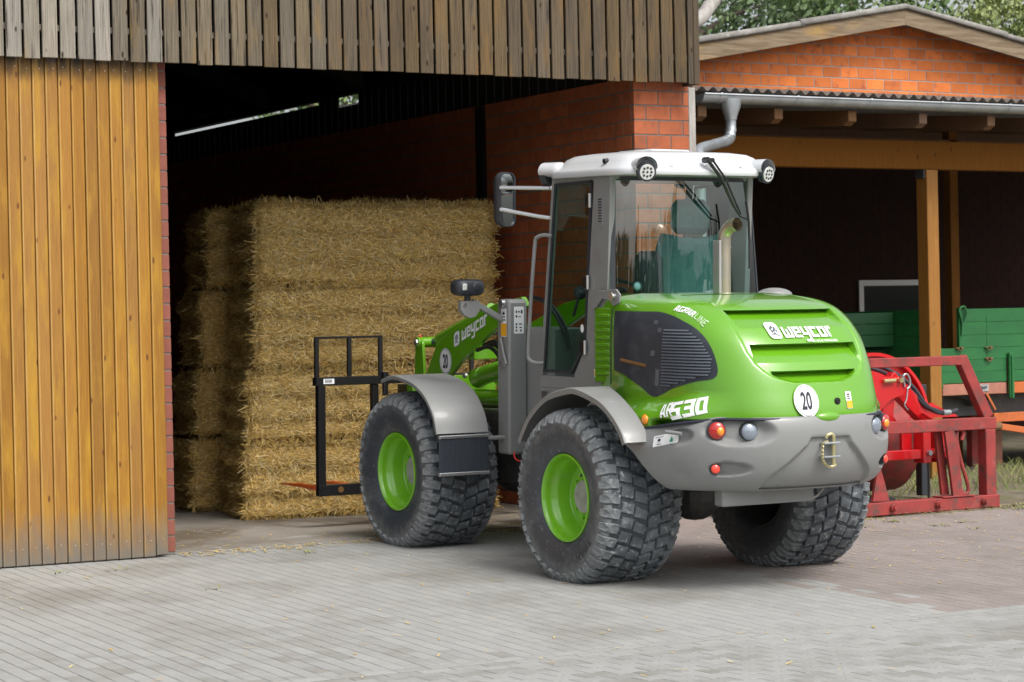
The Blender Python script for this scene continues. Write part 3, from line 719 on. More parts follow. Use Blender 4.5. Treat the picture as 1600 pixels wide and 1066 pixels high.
# ------------------------------------------------------------------ carport lean-to
LB = Vector((4.96, 2.05, 0))
lean = thing('carport', 'timber carport with corrugated roof and zinc gutter against the brick gable', 'carport', LB)
def cw(x, y): return 3.875 + (y - 1.4) * .088 + .021 * cos(2 * pi * x / .1265)
sheet = MB(); nx = 620
sheet.grid(lambda u, v: (.9 + 9.2 * u, 1.36 + 3.22 * v, cw(.9 + 9.2 * u, 1.36 + 3.22 * v)), nx, 2)
o = sheet.build('corrugated_roof', M['undersheet'], lean, smooth=60); own(o, LB); sm = o.modifiers.new('thick', 'SOLIDIFY'); sm.thickness = .008
raft = MB().prism([(1.44, 3.80), (4.56, 4.07), (4.56, 3.93), (1.52, 3.66), (1.44, 3.70)], lambda y, z: (-.05, y, z), lambda y, z: (.05, y, z)).mesh('rafter', M['raft'])
for i in range(10):
    o = obj('rafter', raft, lean, (1.70 + i * .885, 0, -.075)); own(o, LB); bevel(o, .004, 1)
own(MB().cbox((1.0, 2.05, 3.222), (9.8, 2.19, 3.512), .006).build('beam', M['beam_shade'], lean), LB)
pm = MB().cbox((-.075, 0, .0), (.075, .17, 3.219), .006).mesh('post', M['beamwood'])
for x, y in ((4.965, 2.04), (8.9, 2.04)): own(obj('post', pm, lean, (x, y, .0)), LB)
own(MB().cbox((6.84, 3.95, 0), (6.96, 4.07, 3.9), .005).build('rear_post', M['beam_shade'], lean), LB)
own(MB().cbox((1.0, 3.95, 3.55), (9.8, 4.07, 3.72), .005).build('purlin', M['raft'], lean), LB)
own(MB().cbox((4.868, 2.06, 3.13), (4.888, 2.2, 3.23), .003).build('angle_bracket', M['dgrey'], lean), LB)
# gutter: half round with bead
gx0, gx1, gy, gz, gr = 1.62, 9.8, 1.36, 3.82, .078
def gut(mbb, x0, x1, r_, y0=gy):
    n_ = 14
    for xx in (x0, x1): pass
    vs = [(xx, y0 - r_ * cos(pi * j / n_), gz - r_ * sin(pi * j / n_)) for xx in (x0, x1) for j in range(n_ + 1)]
    mbb.add(vs, [(j, j + 1, n_ + 1 + j + 1, n_ + 1 + j) for j in range(n_)]); return mbb
g = gut(MB(), gx0, gx1, gr)
g.tube([(gx0, gy - gr, gz), (gx1, gy - gr, gz)], .011, 8)
g.prism([(gy - gr * cos(pi * j / 14), gz - gr * sin(pi * j / 14)) for j in range(15)], lambda y, z: (gx0 - .004, y, z), lambda y, z: (gx0, y, z))
gu = g.build('gutter', M['zinc'], lean, smooth=50); own(gu, LB)
for i in range(10):
    b_ = MB(); n_ = 14; x0 = 1.80 + i * .885
    vs = [(xx, gy - rr * cos(pi * j / n_), gz - rr * sin(pi * j / n_)) for xx, rr in ((x0, .082), (x0 + .028, .082)) for j in range(n_ + 1)]
    b_.add(vs, [(j, j + 1, n_ + 2 + j, n_ + 1 + j) for j in range(n_)]); b_.cbox((x0, gy - gr - .014, gz - .012), (x0 + .028, gy - gr + .008, gz + .014), .003)
    b_.build('gutter_bracket', M['zinc'], gu, smooth=50)
fn = MB(); N_ = 16
def fr(t, z, rx, ry): return [(1.965 + rx * cos(2 * pi * k / N_), gy + ry * sin(2 * pi * k / N_), z) for k in range(N_)]
rings = [fr(0, gz - .03, .115, .088), fr(0, gz - .10, .105, .084), fr(0, gz - .20, .062, .062), fr(0, gz - .23, .058, .058)]
fn.add([p for r_ in rings for p in r_], [(i * N_ + k, i * N_ + (k + 1) % N_, (i + 1) * N_ + (k + 1) % N_, (i + 1) * N_ + k) for i in range(3) for k in range(N_)])
own(fn.build('gutter_outlet', M['zinc'], lean, smooth=50), LB)
pp = spline([(1.965, gy, gz - .215), (1.965, gy, gz - .30), (1.94, gy - .02, gz - .375), (1.86, gy - .09, gz - .43), (1.4, .86, gz - .515), (.93, .38, gz - .60), (.80, .22, gz - .67), (.74, .12, gz - .8), (.73, .10, gz - 1.2), (.73, .10, .1)], 6)
pp_o = MB().tube(pp, .050, 16).build('downpipe', M['zinc'], lean, smooth=50); own(pp_o, LB)
mb = MB()
for k in (7, 12, 19): mb.cyl(pp[k], Vector(pp[k]) + (Vector(pp[k + 1]) - Vector(pp[k])).normalized() * .03, .0545, n=16)
mb.build('pipe_joint', M['zinc'], pp_o, smooth=50)

# ------------------------------------------------------------------ trees
def tree(label, x, y, h, r, base, nleaf, c0, c1, lsz, seed, conifer=False):
    t = thing('tree', label, 'tree', (x, y, -.1), 0, 'trees behind the outbuilding'); g = random.Random(seed)
    tr = MB(); tr.tube([(0, 0, 0), (.05, .1, h * .3), (-.1, 0, h * .6), (0, .1, h * .9)], [.28, .22, .13, .03], 8)
    for k in range(9):
        a = g.uniform(0, 2 * pi); z = h * g.uniform(.3, .8); l_ = r * g.uniform(.5, .9)
        tr.tube([(0, 0, z), (cos(a) * l_ * .5, sin(a) * l_ * .5, z + .25 * l_), (cos(a) * l_, sin(a) * l_, z + .4 * l_)], [.09, .06, .02], 6)
    tr.build('trunk', M['bark'], t, smooth=60)
    cr = MB(); clumps = []
    for _ in range(85):
        u = g.uniform(-1, 1); a = g.uniform(0, 2 * pi); s_ = sqrt(1 - u * u); rr = g.uniform(.45, 1.0)
        zz = base + (h - base) * (u * rr * .5 + .5); k = (1 - .75 * (zz - base) / (h - base)) if conifer else 1
        clumps.append((Vector((cos(a) * s_ * r * rr * k, sin(a) * s_ * r * rr * k, zz)), g.uniform(.30, .75) * r * .36, g.random()))
    for _ in range(nleaf):
        c, cr_, tone = g.choice(clumps); d = Vector((g.gauss(0, .5), g.gauss(0, .5), g.gauss(0, .38)))
        p = c + d * cr_; n_ = Vector((g.gauss(0, 1), g.gauss(0, 1), g.gauss(0.5, 1))).normalized(); u = n_.orthogonal().normalized(); v = n_.cross(u)
        s_ = lsz * g.uniform(.5, 1.2); q = min(1, max(0, tone * .7 + g.uniform(0, .35)))
        col = tuple(c0[i] + (c1[i] - c0[i]) * q for i in range(3))
        cr.add([p - u * s_, p - v * s_ * .5, p + u * s_, p + v * s_ * .5], [(0, 1, 2, 3)], col)
    cr.build('crown', M['leaf'], t); return t
tree('dark green broadleaf tree rising between barn roof and gable', 16.0, 22.2, 10.5, 2.9, 3.9, 11500, (.045, .085, .032), (.16, .24, .10), .085, 1)
tree('lone leafy tree seen through the eaves gap of the barn', 12.0, 30.0, 9.0, 2.4, 4.6, 9000, (.06, .115, .04), (.21, .30, .11), .085, 7)
tree('dense deep green tree behind the left roof slope', 18.6, 24.4, 11.0, 2.6, 4.6, 13000, (.032, .068, .026), (.12, .20, .08), .085, 2)
tree('mid green leafy tree behind the gable peak', 19.9, 22.0, 10.8, 2.7, 4.6, 11500, (.045, .10, .03), (.17, .25, .08), .085, 3)
tree('yellowish light green tree behind the right roof slope', 21.6, 20.3, 8.7, 2.5, 4.6, 9500, (.09, .14, .04), (.30, .34, .12), .085, 4)
tree('dark conifer at the right edge of the tree row', 25.6, 21.6, 9.3, 2.2, 4.4, 7980, (.035, .07, .03), (.10, .16, .07), .085, 5, True)
g = random.Random(9); mb = MB()
for _ in range(4200):
    x = g.uniform(-75, 70); top = 3.2 + 3.4 * mn.noise((x * .07, 0, 1)) + 3.0 * max(0, mn.noise((x * .22, 0, 4))); z = g.uniform(.2, max(1, top)); y = -52 + g.gauss(0, 2)
    n_ = Vector((g.gauss(0, 1), g.gauss(1, 1), g.gauss(0, 1))).normalized(); u = n_.orthogonal().normalized(); v = n_.cross(u); s_ = g.uniform(.5, 1.0); p = Vector((x, y, z)); q = g.random()
    mb.add([p - u * s_, p - v * s_ * .6, p + u * s_, p + v * s_ * .6], [(0, 1, 2, 3)], (.04 + .06 * q, .075 + .07 * q, .02 + .03 * q))
mb.build('unseen_woodland', M['leaf'], kind='stuff')  # unseen tree row behind the camera, added to shape reflections in paint and glass

# ------------------------------------------------------------------ straw bales
def bale(label, p0, yaw, L_, D_, H_, nstr, seed, faces='front left top'):
    """p0 = lower front left corner; the long side runs along +x turned by yaw"""
    g = random.Random(seed); mb = MB(); rr = .070
    def surf(x, y, z):
        q = Vector((min(max(x, rr), L_ - rr), min(max(y, rr), D_ - rr), min(max(z, rr), H_ - rr))); d = Vector((x, y, z)) - q
        n_ = d.normalized() if d.length > 1e-6 else Vector((0, 0, 1)); k = Vector((x * 2.2 + seed * 7, y * 2.2, z * 4.5))
        layer = .022 * sin(z / H_ * pi * 6 + 2 * mn.noise(k * .5))
        return q + n_ * (rr + .035 * mn.noise(k) + .024 * mn.noise(k * 4) + layer + .018 * sin(pi * min(1, max(0, z / H_))) - .01), n_
    def gr(fn, a, b): mb.grid(lambda u, v: surf(*fn(u, v))[0], a, b)
    nL, nD, nH = int(L_ * 24), int(D_ * 18), int(H_ * 26)
    gr(lambda u, v: (u * L_, 0, v * H_), nL, nH); gr(lambda u, v: (u * L_, D_, v * H_), nL // 3, nH // 3)
    gr(lambda u, v: (0, u * D_, v * H_), nD, nH); gr(lambda u, v: (L_, u * D_, v * H_), nD, nH)
    gr(lambda u, v: (u * L_, v * D_, H_), nL, nD); gr(lambda u, v: (u * L_, v * D_, 0), nL, nD)
    o = mb.build('straw_bale', M['bale'], smooth=70, label=label, category='straw bale', group='bales in the straw stack')
    o.location = p0; o.rotation_euler = (g.uniform(-.008, .008), g.uniform(-.010, .010), yaw)
    st = MB(); tot = L_ * H_ + .8 * D_ * H_ + .25 * L_ * D_
    for _ in range(nstr):
        k = g.random() * tot
        if k < L_ * H_: x, y, z = g.random() * L_, 0, g.random() * H_
        elif k < L_ * H_ + .65 * D_ * H_: x, y, z = 0, g.random() * D_, g.random() * H_
        elif k < L_ * H_ + .8 * D_ * H_: x, y, z = L_, g.random() * D_, g.random() * H_
        else: x, y, z = g.random() * L_, (g.random() ** 2) * D_, H_
        if g.random() < .055: z = g.choice((0.01, H_ - .01)) if y == 0 or x in (0, L_) else z
        if g.random() < .06 and y == 0: x = g.choice((.01, L_ - .01))
        p, n_ = surf(x, y, z)
        if n_.length < .5: n_ = Vector((0, -1, 0))
        d = Vector((g.gauss(0, 1), g.gauss(0, .6), g.gauss(0, .62))); d = (d - n_ * d.dot(n_)).normalized() + n_ * abs(g.gauss(0, .15)); d.normalize()
        edge = z < .04 or z > H_ - .04 or x < .03 or x > L_ - .03
        if x < .05 and g.random() < .25: d = Vector((g.gauss(-.3, .3), g.gauss(-.3, .4), -1)).normalized()
        if edge: d = (d + n_ * g.uniform(0, .8) + Vector((0, 0, -.5 if z < .1 else .1))).normalized()
        ln = g.uniform(.018, .068) * (1.9 if g.random() < .06 else 1); wd = g.uniform(.0016, .0034); s_ = d.cross(n_).normalized() * wd if d.cross(n_).length > .01 else Vector((wd, 0, 0))
        p = p + n_ * g.uniform(-.006, .012); m1 = p + d * ln * .5 + n_ * ln * .06; t_ = p + d * ln
        c = g.choice(STRAW); f_ = g.uniform(.50, 1.08); f_ *= 1.06 - .22 * max(0, sin(z / H_ * pi * 6 + 2.2)) ** 6; c = tuple(q * f_ for q in c)
        st.add([p - s_, p + s_, m1 + s_, m1 - s_, t_ + s_ * .7, t_ - s_ * .7], [(0, 1, 2, 3), (3, 2, 4, 5)], c)
    st.build('loose_straw', M['straw'], o, kind='stuff'); return o
zz = [.045, .735, 1.375, 2.11]; hh = [.682, .632, .728, .735]; nm = ['bottom', 'third from the top', 'second from the top', 'topmost']
dx = [0, .04, .12, .15]; yw = [-11.5, -12.5, -10.5, -11]
for i in range(4):
    bale(f'large straw bale of the front row, {nm[i]} in its column', (-2.60 + dx[i], 2.36 + .02 * (i % 2), zz[i]), R(yw[i]), 2.29 - dx[i] * .5, 1.05, hh[i], 19000, 20 + i)
    a = R(-9 - i); bale(f'shaded straw bale of the rear row, {nm[i]} in its column', (-2.62 + .05 * i, 3.56 - .03 * i, zz[i] + .005), a, 2.3, 1.0, hh[i] - .006, 4500, 40 + i)
# ------------------------------------------------------------------ wheel loader (local frame: +x right, +y forward, z up, origin under the rear axle)
ld = thing('wheel_loader', 'green and grey compact wheel loader with white cab roof parked before the open barn bay', 'wheel loader', (-1.38212, -2.78869, -.06), 0)
ld.rotation_euler = (R(1.8), 0, R(1.0))
TR, WB, TRK, AXZ = .62, 2.45, .82, .572
# tyre
prof = [(-.222, .296), (-.262, .304), (-.284, .335), (-.302, .40), (-.311, .47), (-.306, .53), (-.287, .568), (-.25, .588), (-.16, .598), (0, .602), (.16, .598), (.25, .588), (.287, .568), (.306, .53), (.311, .47), (.302, .40), (.284, .335), (.262, .304), (.222, .296)]
ps = spline([(x, r, 0) for x, r in prof], 4); prof_s = [(p.x, p.y) for p in ps]
def clampz(p):
    if p.z < -AXZ: p.z = -AXZ + (p.z + AXZ) * .06
    return p
tyre_me = MB().lathe(prof_s, 96, clamp=-AXZ + .004).mesh('tyre', M['sidewall'], 60)
def tread_r(x):
    ax = abs(x)
    return lerp(ax, [0, .16, .25, .287, .306, .311], [.602, .598, .588, .568, .53, .47])
def side_pos(t):
    """t: 0 = centre line, then arc length outward across the crown and down the shoulder"""
    P = [(0, .602), (.16, .598), (.25, .588), (.287, .568), (.306, .53), (.311, .47), (.302, .40)]
    d = 0
    for (x0, r0), (x1, r1) in zip(P, P[1:]):
        l_ = sqrt((x1 - x0) ** 2 + (r1 - r0) ** 2)
        if t <= d + l_:
            k = (t - d) / l_; nx, nr = (r0 - r1) / l_, (x1 - x0) / l_; return x0 + (x1 - x0) * k, r0 + (r1 - r0) * k, nx, nr
        d += l_
    return P[-1][0], P[-1][1], 1, 0
tg = random.Random(5); td = MB()
def block(side, a0, poly, h, shrink=.90):
    poly = [(p[0] * 27 / 37 * 1.06, p[1]) for p in poly]
    """poly in (arc length along the tread, t across)"""
    cx_ = sum(p[0] for p in poly) / len(poly); ct = sum(p[1] for p in poly) / len(poly)
    def P(s_, t, hh):
        x, r, nx, nr = side_pos(max(0.0, t)); x += nx * hh; r += nr * hh; a = a0 + s_ / .62
        if t < 0: x = t
        return clampz(Vector((side * x, r * sin(a), r * cos(a))))
    n = len(poly); vs = [P(*p, -.008) for p in poly] + [P(cx_ + (p[0] - cx_) * .93, ct + (p[1] - ct) * .95, h * .75) for p in poly] + [P(cx_ + (p[0] - cx_) * shrink, ct + (p[1] - ct) * .88, h) for p in poly]
    # the top is fanned from a centre so that it follows the crown
    vs.append(P(cx_, ct, h)); fs = []
    for k in range(2): fs += [(k * n + i, k * n + (i + 1) % n, (k + 1) * n + (i + 1) % n, (k + 1) * n + i) for i in range(n)]
    fs += [(2 * n + i, 2 * n + (i + 1) % n, 3 * n) for i in range(n)]
    td.add(vs, fs)
NB = 37; PT = 2 * pi * .62 / NB
for i in range(NB):
    a = 2 * pi * i / NB
    for sd in (-1, 1):
        off = 0 if sd < 0 else pi / NB; j = tg.uniform(-.004, .004)
        # centre diamond block, middle block, shoulder lug that runs down the side
        block(sd, a + off, [(-.050 + j, .006), (.046 + j, .006), (.086 + j, .100), (-.008 + j, .112)], .022)
        block(sd, a + off + pi / NB, [(-.060, .118), (.038, .106), (.066, .200), (-.030, .214)], .023)
        block(sd, a + off + .25 * pi / NB, [(-.048, .221), (.040, .206), (.056, .252), (.058, .300), (.048, .348), (-.024, .354), (-.036, .30), (-.040, .255)], .023, .84)
        block(sd, a + off + 1.25 * pi / NB, [(-.035, .270), (.030, .268), (.026, .325), (-.024, .328)], .013, .8)
tread_me = td.mesh('tread', M['rubber'])
# rim, dished outwards (towards -x)
rp = [(-.258, .306), (-.276, .304), (-.280, .296), (-.272, .288), (-.235, .282), (-.205, .278), (-.185, .262), (-.16, .250), (-.09, .246), (-.075, .236), (-.07, .214), (-.088, .196), (-.086, .15), (-.084, .118), (-.084, .0)]
rim_me = MB().lathe(rp, 72).mesh('wheel', M['rimgreen'], 40)
rin = MB().lathe([(.255, .305), (.262, .29), (.2, .27), (.0, .245), (-.06, .20), (-.06, 0)], 48)
rin_me = rin.mesh('inner_rim', M['dgrey'], 40)
hb = MB(); hb.cyl((-.086, 0, 0), (-.125, 0, 0), .118, .112, n=32)
hub_me = hb.mesh('hub', M['hub'], 40)
nb_ = MB()
for k in range(10):
    a = 2 * pi * k / 10; nb_.cyl((-.084, .158 * cos(a), .158 * sin(a)), (-.104, .158 * cos(a), .158 * sin(a)), .013, n=6)
nut_me = nb_.mesh('wheel_nuts', M['rimgreen'])
vl = MB(); vl.cyl((-.20, 0, .262), (-.215, 0, .215), .011, n=8); vl.cyl((-.214, 0, .216), (-.222, 0, .196), .007, n=8)
valve_me = vl.mesh('valve', M['plastic'], 40)
# raised sidewall lettering
lp, lw = word('TRAK', .16, sub=3); lm = MB()
for p in lp:
    q = []
    for (u, v) in p:
        a = R(236) - u * .058 / .44; r_ = .425 + v * .05; xx = -.3045 - .006 * sst(.40, .47, r_); q.append(Vector((xx - .002, r_ * sin(a), r_ * cos(a))))
    lm.add(q, [tuple(range(len(q)))])
letter_me = lm.mesh('raised_lettering', M['plastic'])
for (sx, y) in ((-1, 0), (-1, WB), (1, 0), (1, WB)):
    wh = obj('wheel', rim_me, ld, (sx * TRK, y, AXZ))
    if sx > 0: wh.rotation_euler = (0, 0, pi)
    for nm_, me_ in (('tyre', tyre_me), ('tread', tread_me), ('hub', hub_me), ('valve', valve_me), ('inner_rim', rin_me), ('wheel_nuts', nut_me)):
        c_ = obj(nm_, me_, wh)
        if nm_ == 'valve': c_.rotation_euler = (R(38 if y == 0 else 100), 0, 0)
        if nm_ == 'wheel_nuts': c_['kind'] = 'stuff'
    if sx < 0 and y == 0: obj('raised_lettering', letter_me, wh)
# chassis
ch = MB()
ch.box((-.33, -.95, .62), (.33, .55, 1.15)); ch.box((-.20, .50, .48), (.20, 1.35, .95)); ch.box((-.33, 1.30, .48), (.33, 2.85, 1.02))
ch.box((-.6, -.1, 1.0), (.6, .3, 1.3)); ch.cyl((0, 1.22, .45), (0, 1.22, 1.15), .09, n=16)
for y in (0, WB): ch.cyl((-.62, y, AXZ), (.62, y, AXZ), .12, n=20); ch.ell((0, y, AXZ), (.22, .22, .22), 16, 10)
bevel(ch.build('chassis', M['dgrey'], ld), .015)
st_ = MB(); st_.box((-.66, .60, .46), (-.40, 1.02, .50)); st_.box((-.66, .62, .50), (-.64, .66, 1.25)); st_.box((-.66, .96, .50), (-.64, 1.00, 1.25)); st_.box((-.66, .60, .78), (-.42, 1.02, .81))
st_.build('step', M['dgrey'], ld)

# ---- engine hood
HZ = [.95, 1.18, 1.35, 1.50, 1.65, 1.75, 1.83, 1.89, 1.93, 1.955, 1.97]
HW = [.755, .76, .76, .755, .75, .735, .71, .67, .615, .52, .40]
HR = [1.46, 1.475, 1.435, 1.38, 1.295, 1.205, 1.10, .985, .83, .64, .42]
HN, HY0 = 3.3, -.35
hsm = spline([(HW[i], HR[i], HZ[i]) for i in range(len(HZ))], 24)
_hz = [p.z for p in hsm]; _hw = [p.x for p in hsm]; _hr = [p.y for p in hsm]
def hw(z): return lerp(z, _hz, _hw)
def hr(z): return lerp(z, _hz, _hr)
def flare(y, z):
    """the lower edge of the hood swells out over the fender and the counterweight"""
    line = 1.27 + .03 * sst(-.3, -.6, y) + .05 * sst(-.7, -1.1, y)
    return .135 * sst(line, line - .16, z) * sst(.0, -.40, y) * sst(-1.32, -.95, y)
def hx(y, z):
    w_, r_ = hw(z), hr(z)
    if y >= HY0:
        s_ = min(1, max(0, (.3 - y) / .65)); wf = min(.62, w_); return wf + (w_ - wf) * s_ * s_ * (3 - 2 * s_) + flare(y, z)
    c_ = (-y + HY0) / (r_ + HY0); return w_ * max(0, 1 - c_ ** HN) ** (1 / HN) + flare(y, z)
def hy(x, z):
    w_, r_ = hw(z), hr(z); return -(-HY0 + (r_ + HY0) * max(0, 1 - (abs(x) / w_) ** HN) ** (1 / HN))
SL = [(1.868, .445, .115), (1.648, .432, .120), (1.470, .345, .075)]
def pan_hw(z):
    """half width of the louvre panel at a height; 0 outside"""
    return lerp(z, [1.385, 1.40, 1.43, 1.47, 1.52, 1.60, 1.70, 1.80, 1.90, 1.93], [0, .22, .34, .40, .445, .475, .485, .48, .465, .44])
def hood_pt(tw, w_, r_, z):
    """tw in -1..1 runs round the plan from left front over the rear to right front"""
    s_ = 1 if tw > 0 else -1; q = abs(tw)
    if q > .62:                               # straight side
        k = (q - .62) / .38; y = HY0 + (.3 - HY0) * k; sm_ = min(1, max(0, (.3 - y) / .65)); wf = min(.62, w_)
        return Vector((s_ * (wf + (w_ - wf) * sm_ * sm_ * (3 - 2 * sm_)), y, z))
    th = q / .62 * pi / 2
    x = w_ * sin(th) ** (2 / HN) if th > 0 else 0; y = HY0 - (r_ + HY0) * max(0, cos(th)) ** (2 / HN)
    return Vector((s_ * x, y, z))
hood = MB(); NU = 361; NVV = len(hsm)
def zfine():
    out_ = []
    for i in range(len(hsm) - 1):
        out_.append(hsm[i])
    return out_ + [hsm[-1]]
rows_ = zfine(); vs = []
for i in range(NU):
    tw = -1 + 2 * i / (NU - 1); tw = math.copysign(abs(tw) ** 1.0, tw)
    for p in rows_:
        z = p.z; q = hood_pt(tw, p.x, p.y, z); y0 = q.y
        pw = pan_hw(z)
        if pw > 0 and y0 < -.45:
            ed = sst(pw + .012, pw - .022, abs(q.x)) * sst(1.385, 1.41, z)
            dep = .016 * ed
            for zs, hw_, hh in SL:
                if zs - hh < z <= zs:
                    wx = hw_ if zs > 1.5 else hw_ * sqrt(max(0, 1 - ((zs - z) / hh) ** 2))
                    dep += .075 * ((z - (zs - hh)) / hh) * sst(wx + .006, wx - .012, abs(q.x))
            q.y += dep; q.z -= dep * .15
        if abs(q.x) > .3: q.x += math.copysign(flare(y0, z), q.x)
        tuck = sst(1.165, 1.11, z) * sst(-.72, -.86, y0)
        q.x *= 1 - .14 * tuck; q.y += .11 * tuck
        vs.append(q)
nv_ = len(rows_)
hood.add(vs, [(i * nv_ + j, (i + 1) * nv_ + j, (i + 1) * nv_ + j + 1, i * nv_ + j + 1) for i in range(NU - 1) for j in range(nv_ - 1)])
top = [Vector(vs[i * nv_ + nv_ - 1]) for i in range(NU)]
hood.add(top + [t * 1 for t in [Vector((0, .3, 1.974))]], [(i, i + 1, NU) for i in range(NU - 1)])
hood_o = hood.build('engine_hood', M['green'], ld, smooth=32)
# side windows of the hood (left and right) on the hood surface
win = [(.033, 1.852), (-.559, 1.857), (-.867, 1.785), (-1.041, 1.682), (-1.138, 1.538), (-1.148, 1.434), (-.997, 1.40), (-.793, 1.346), (-.604, 1.286), (-.431, 1.352), (-.208, 1.421), (.002, 1.443)]
def dens(poly, n):
    out_ = []
    for i in range(len(poly)):
        a, b = poly[i], poly[(i + 1) % len(poly)]; out_ += [(a[0] + (b[0] - a[0]) * k / n, a[1] + (b[1] - a[1]) * k / n) for k in range(n)]
    return out_
def smooth_poly(poly, sharp=()):
    P = [Vector((*p, 0)) for p in poly]; n = len(P); out_ = []
    for i in range(n):
        p0, p1, p2, p3 = P[i - 1], P[i], P[(i + 1) % n], P[(i + 2) % n]
        for k in range(6):
            t = k / 6
            if i in sharp or (i + 1) % n in sharp: q = p1.lerp(p2, t)
            else: q = .5 * ((2 * p1) + (p2 - p0) * t + (2 * p0 - 5 * p1 + 4 * p2 - p3) * t * t + (3 * p1 - p0 - 3 * p2 + p3) * t ** 3)
            out_.append((q.x, q.y))
    return out_
wp = smooth_poly(win, sharp=(0, 11))
def panel_on_hood(poly, side, off, name, material, parent, step=.05):
    """fill a (y,z) outline cut into cells so that it follows the hood"""
    mb = MB(); y0 = min(p[0] for p in poly); y1 = max(p[0] for p in poly); z0 = min(p[1] for p in poly); z1 = max(p[1] for p in poly)
    bm = bmesh.new(); f_ = bm.faces.new([bm.verts.new((p[0], p[1], 0)) for p in poly])
    k = y0 + step
    while k < y1:
        bmesh.ops.bisect_plane(bm, geom=bm.verts[:] + bm.edges[:] + bm.faces[:], plane_co=(k, 0, 0), plane_no=(1, 0, 0)); k += step
    k = z0 + step
    while k < z1:
        bmesh.ops.bisect_plane(bm, geom=bm.verts[:] + bm.edges[:] + bm.faces[:], plane_co=(0, k, 0), plane_no=(0, 1, 0)); k += step
    bm.verts.index_update(); mb.add([(side * (hx(v.co.x, v.co.y) + off), v.co.x, v.co.y) for v in bm.verts], [tuple(v.index for v in f.verts) for f in bm.faces]); bm.free()
    return mb.build(name, material, parent, smooth=40)
gp = [(-.68, 1.745), (-.90, 1.735), (-1.03, 1.66), (-1.115, 1.545), (-1.125, 1.445), (-.99, 1.415), (-.80, 1.362), (-.68, 1.33)]
for sd in (-1, 1):
    wn_ = panel_on_hood(wp, sd, .003, 'side_window', M['enginebay'], hood_o)
    def inside(y, z, poly):
        c_ = False
        for i in range(len(poly)):
            (ya, za), (yb, zb) = poly[i], poly[i - 1]
            if (za > z) != (zb > z) and y < (yb - ya) * (z - za) / (zb - za) + ya: c_ = not c_
        return c_
    z = 1.36
    while z < 1.74:
        yy = [y / 200 for y in range(-230, -130) if inside(y / 200, z, gp)]
        if len(yy) > 3:
            ya, yb = min(yy), max(yy); s_ = MB(); n = 12
            pts = [ya + (yb - ya) * k / n for k in range(n + 1)]
            A_ = [(sd * (hx(y, z) + .005), y, z) for y in pts]; B_ = [(sd * (hx(y, z) + .014), y, z + .003) for y in pts]; C_ = [(sd * (hx(y, z) + .006), y, z + .013) for y in pts]
            s_.add(A_ + B_ + C_, [(i, i + 1, n + 1 + i + 1, n + 1 + i) for i in range(n)] + [(n + 1 + i, n + 2 + i, 2 * n + 3 + i, 2 * n + 2 + i) for i in range(n)])
            obj('grille_slat', s_.mesh('grille_slat', M['slat']), wn_)
        z += .0205
    b_ = MB()
    for (ya, za, yb, zb) in ((-.655, 1.75, -.635, 1.36), (-.60, 1.80, -.575, 1.56)):
        b_.add([(sd * (hx(y, z) + .007), y, z) for y, z in ((ya, za), (yb + .02, za), (yb + .02, zb), (ya, zb))], [(0, 1, 2, 3)])
    obj('grille_frame', b_.mesh('grille_frame', M['slat']), wn_)
    # dark hoses and a yellow-capped filter seen behind the mesh
    e_ = MB(); e_.cyl((sd * (hx(-.35, 1.55) + .004), -.20, 1.52), (sd * (hx(-.35, 1.55) + .004), -.50, 1.49), .012, n=8)
    obj('filter_cap', e_.mesh('filter_cap', M['copper']), wn_)
# ribbed vent strip in front of the side window
for sd in (-1, 1):
    v_ = MB(); v_.cbox((min(sd * .60, sd * .634), .085, 1.345), (max(sd * .60, sd * .634), .325, 1.872), .006)
    sv = v_.build('side_vent', M['green'], ld)
    for k in range(9):
        r_ = MB(); z = 1.395 + k * .051
        r_.cbox((min(sd * .633, sd * .648), .12, z), (max(sd * .633, sd * .648), .30, z + .027), .006)
        obj('vent_rib', r_.mesh('vent_rib', M['green'], 40), sv)
for sd in (-1, 1):
    g_ = MB(); pts = [(sd * (hx(.078, z) + .001), .078, z) for z in [1.34 + .0265 * k for k in range(21)]]; g_.tube(pts, .005, 6); g_.build('shut_line', M['ink'], hood_o)
# lettering and marks on the hood
def on_rear(x, z, off=.004): return Vector((x, hy(x, z) + .016 - off - .003, z))
def on_left(y, z, off=.004): return Vector((-(hx(y, z) + off), y, z))
pl, pw_ = word('weycor', .13)
k_ = .415 / pw_
flat(pl, lambda u, v: on_rear(-.155 + u * k_, 1.688 + v * k_ * .93, .006), 'maker_lettering', M['decal'], hood_o, st=.2)
def icon(fn, name, parent):
    """white rounded square with a small leafy twig"""
    o = flat([rrect(1, 1, .28)], lambda u, v: fn(u, v, 0), name, M['decal'], parent)
    leaves = []
    for (cx_, cy_, r_) in [(-.18, .12, .10), (-.02, .22, .10), (.15, .14, .10), (.05, .02, .09), (-.12, -.04, .09), (.22, -.02, .08), (.02, -.16, .07)]:
        leaves.append([(cx_ + r_ * .75 * a, cy_ + r_ * b) for a, b in disc(8)])
    leaves.append([(-.28, -.26), (.02, -.22), (.28, -.36), (.28, -.30), (.02, -.15), (-.28, -.20)])
    flat(leaves, lambda u, v: fn(u, v, .002), 'leaf_mark', M['inkgreen'] if False else M['slat'], o); return o
icon(lambda u, v, d: on_rear(-.222 + u * .098, 1.735 + v * .105, .006 + d), 'leaf_emblem', hood_o)
sp_, sw_ = font_polys('BY ATLAS WEYHAUSEN', .012)
flat(sp_, lambda u, v: on_rear(.055 + u * .215 / sw_, 1.655 + v * .015, .006), 'small_lettering', M['decal'], hood_o)
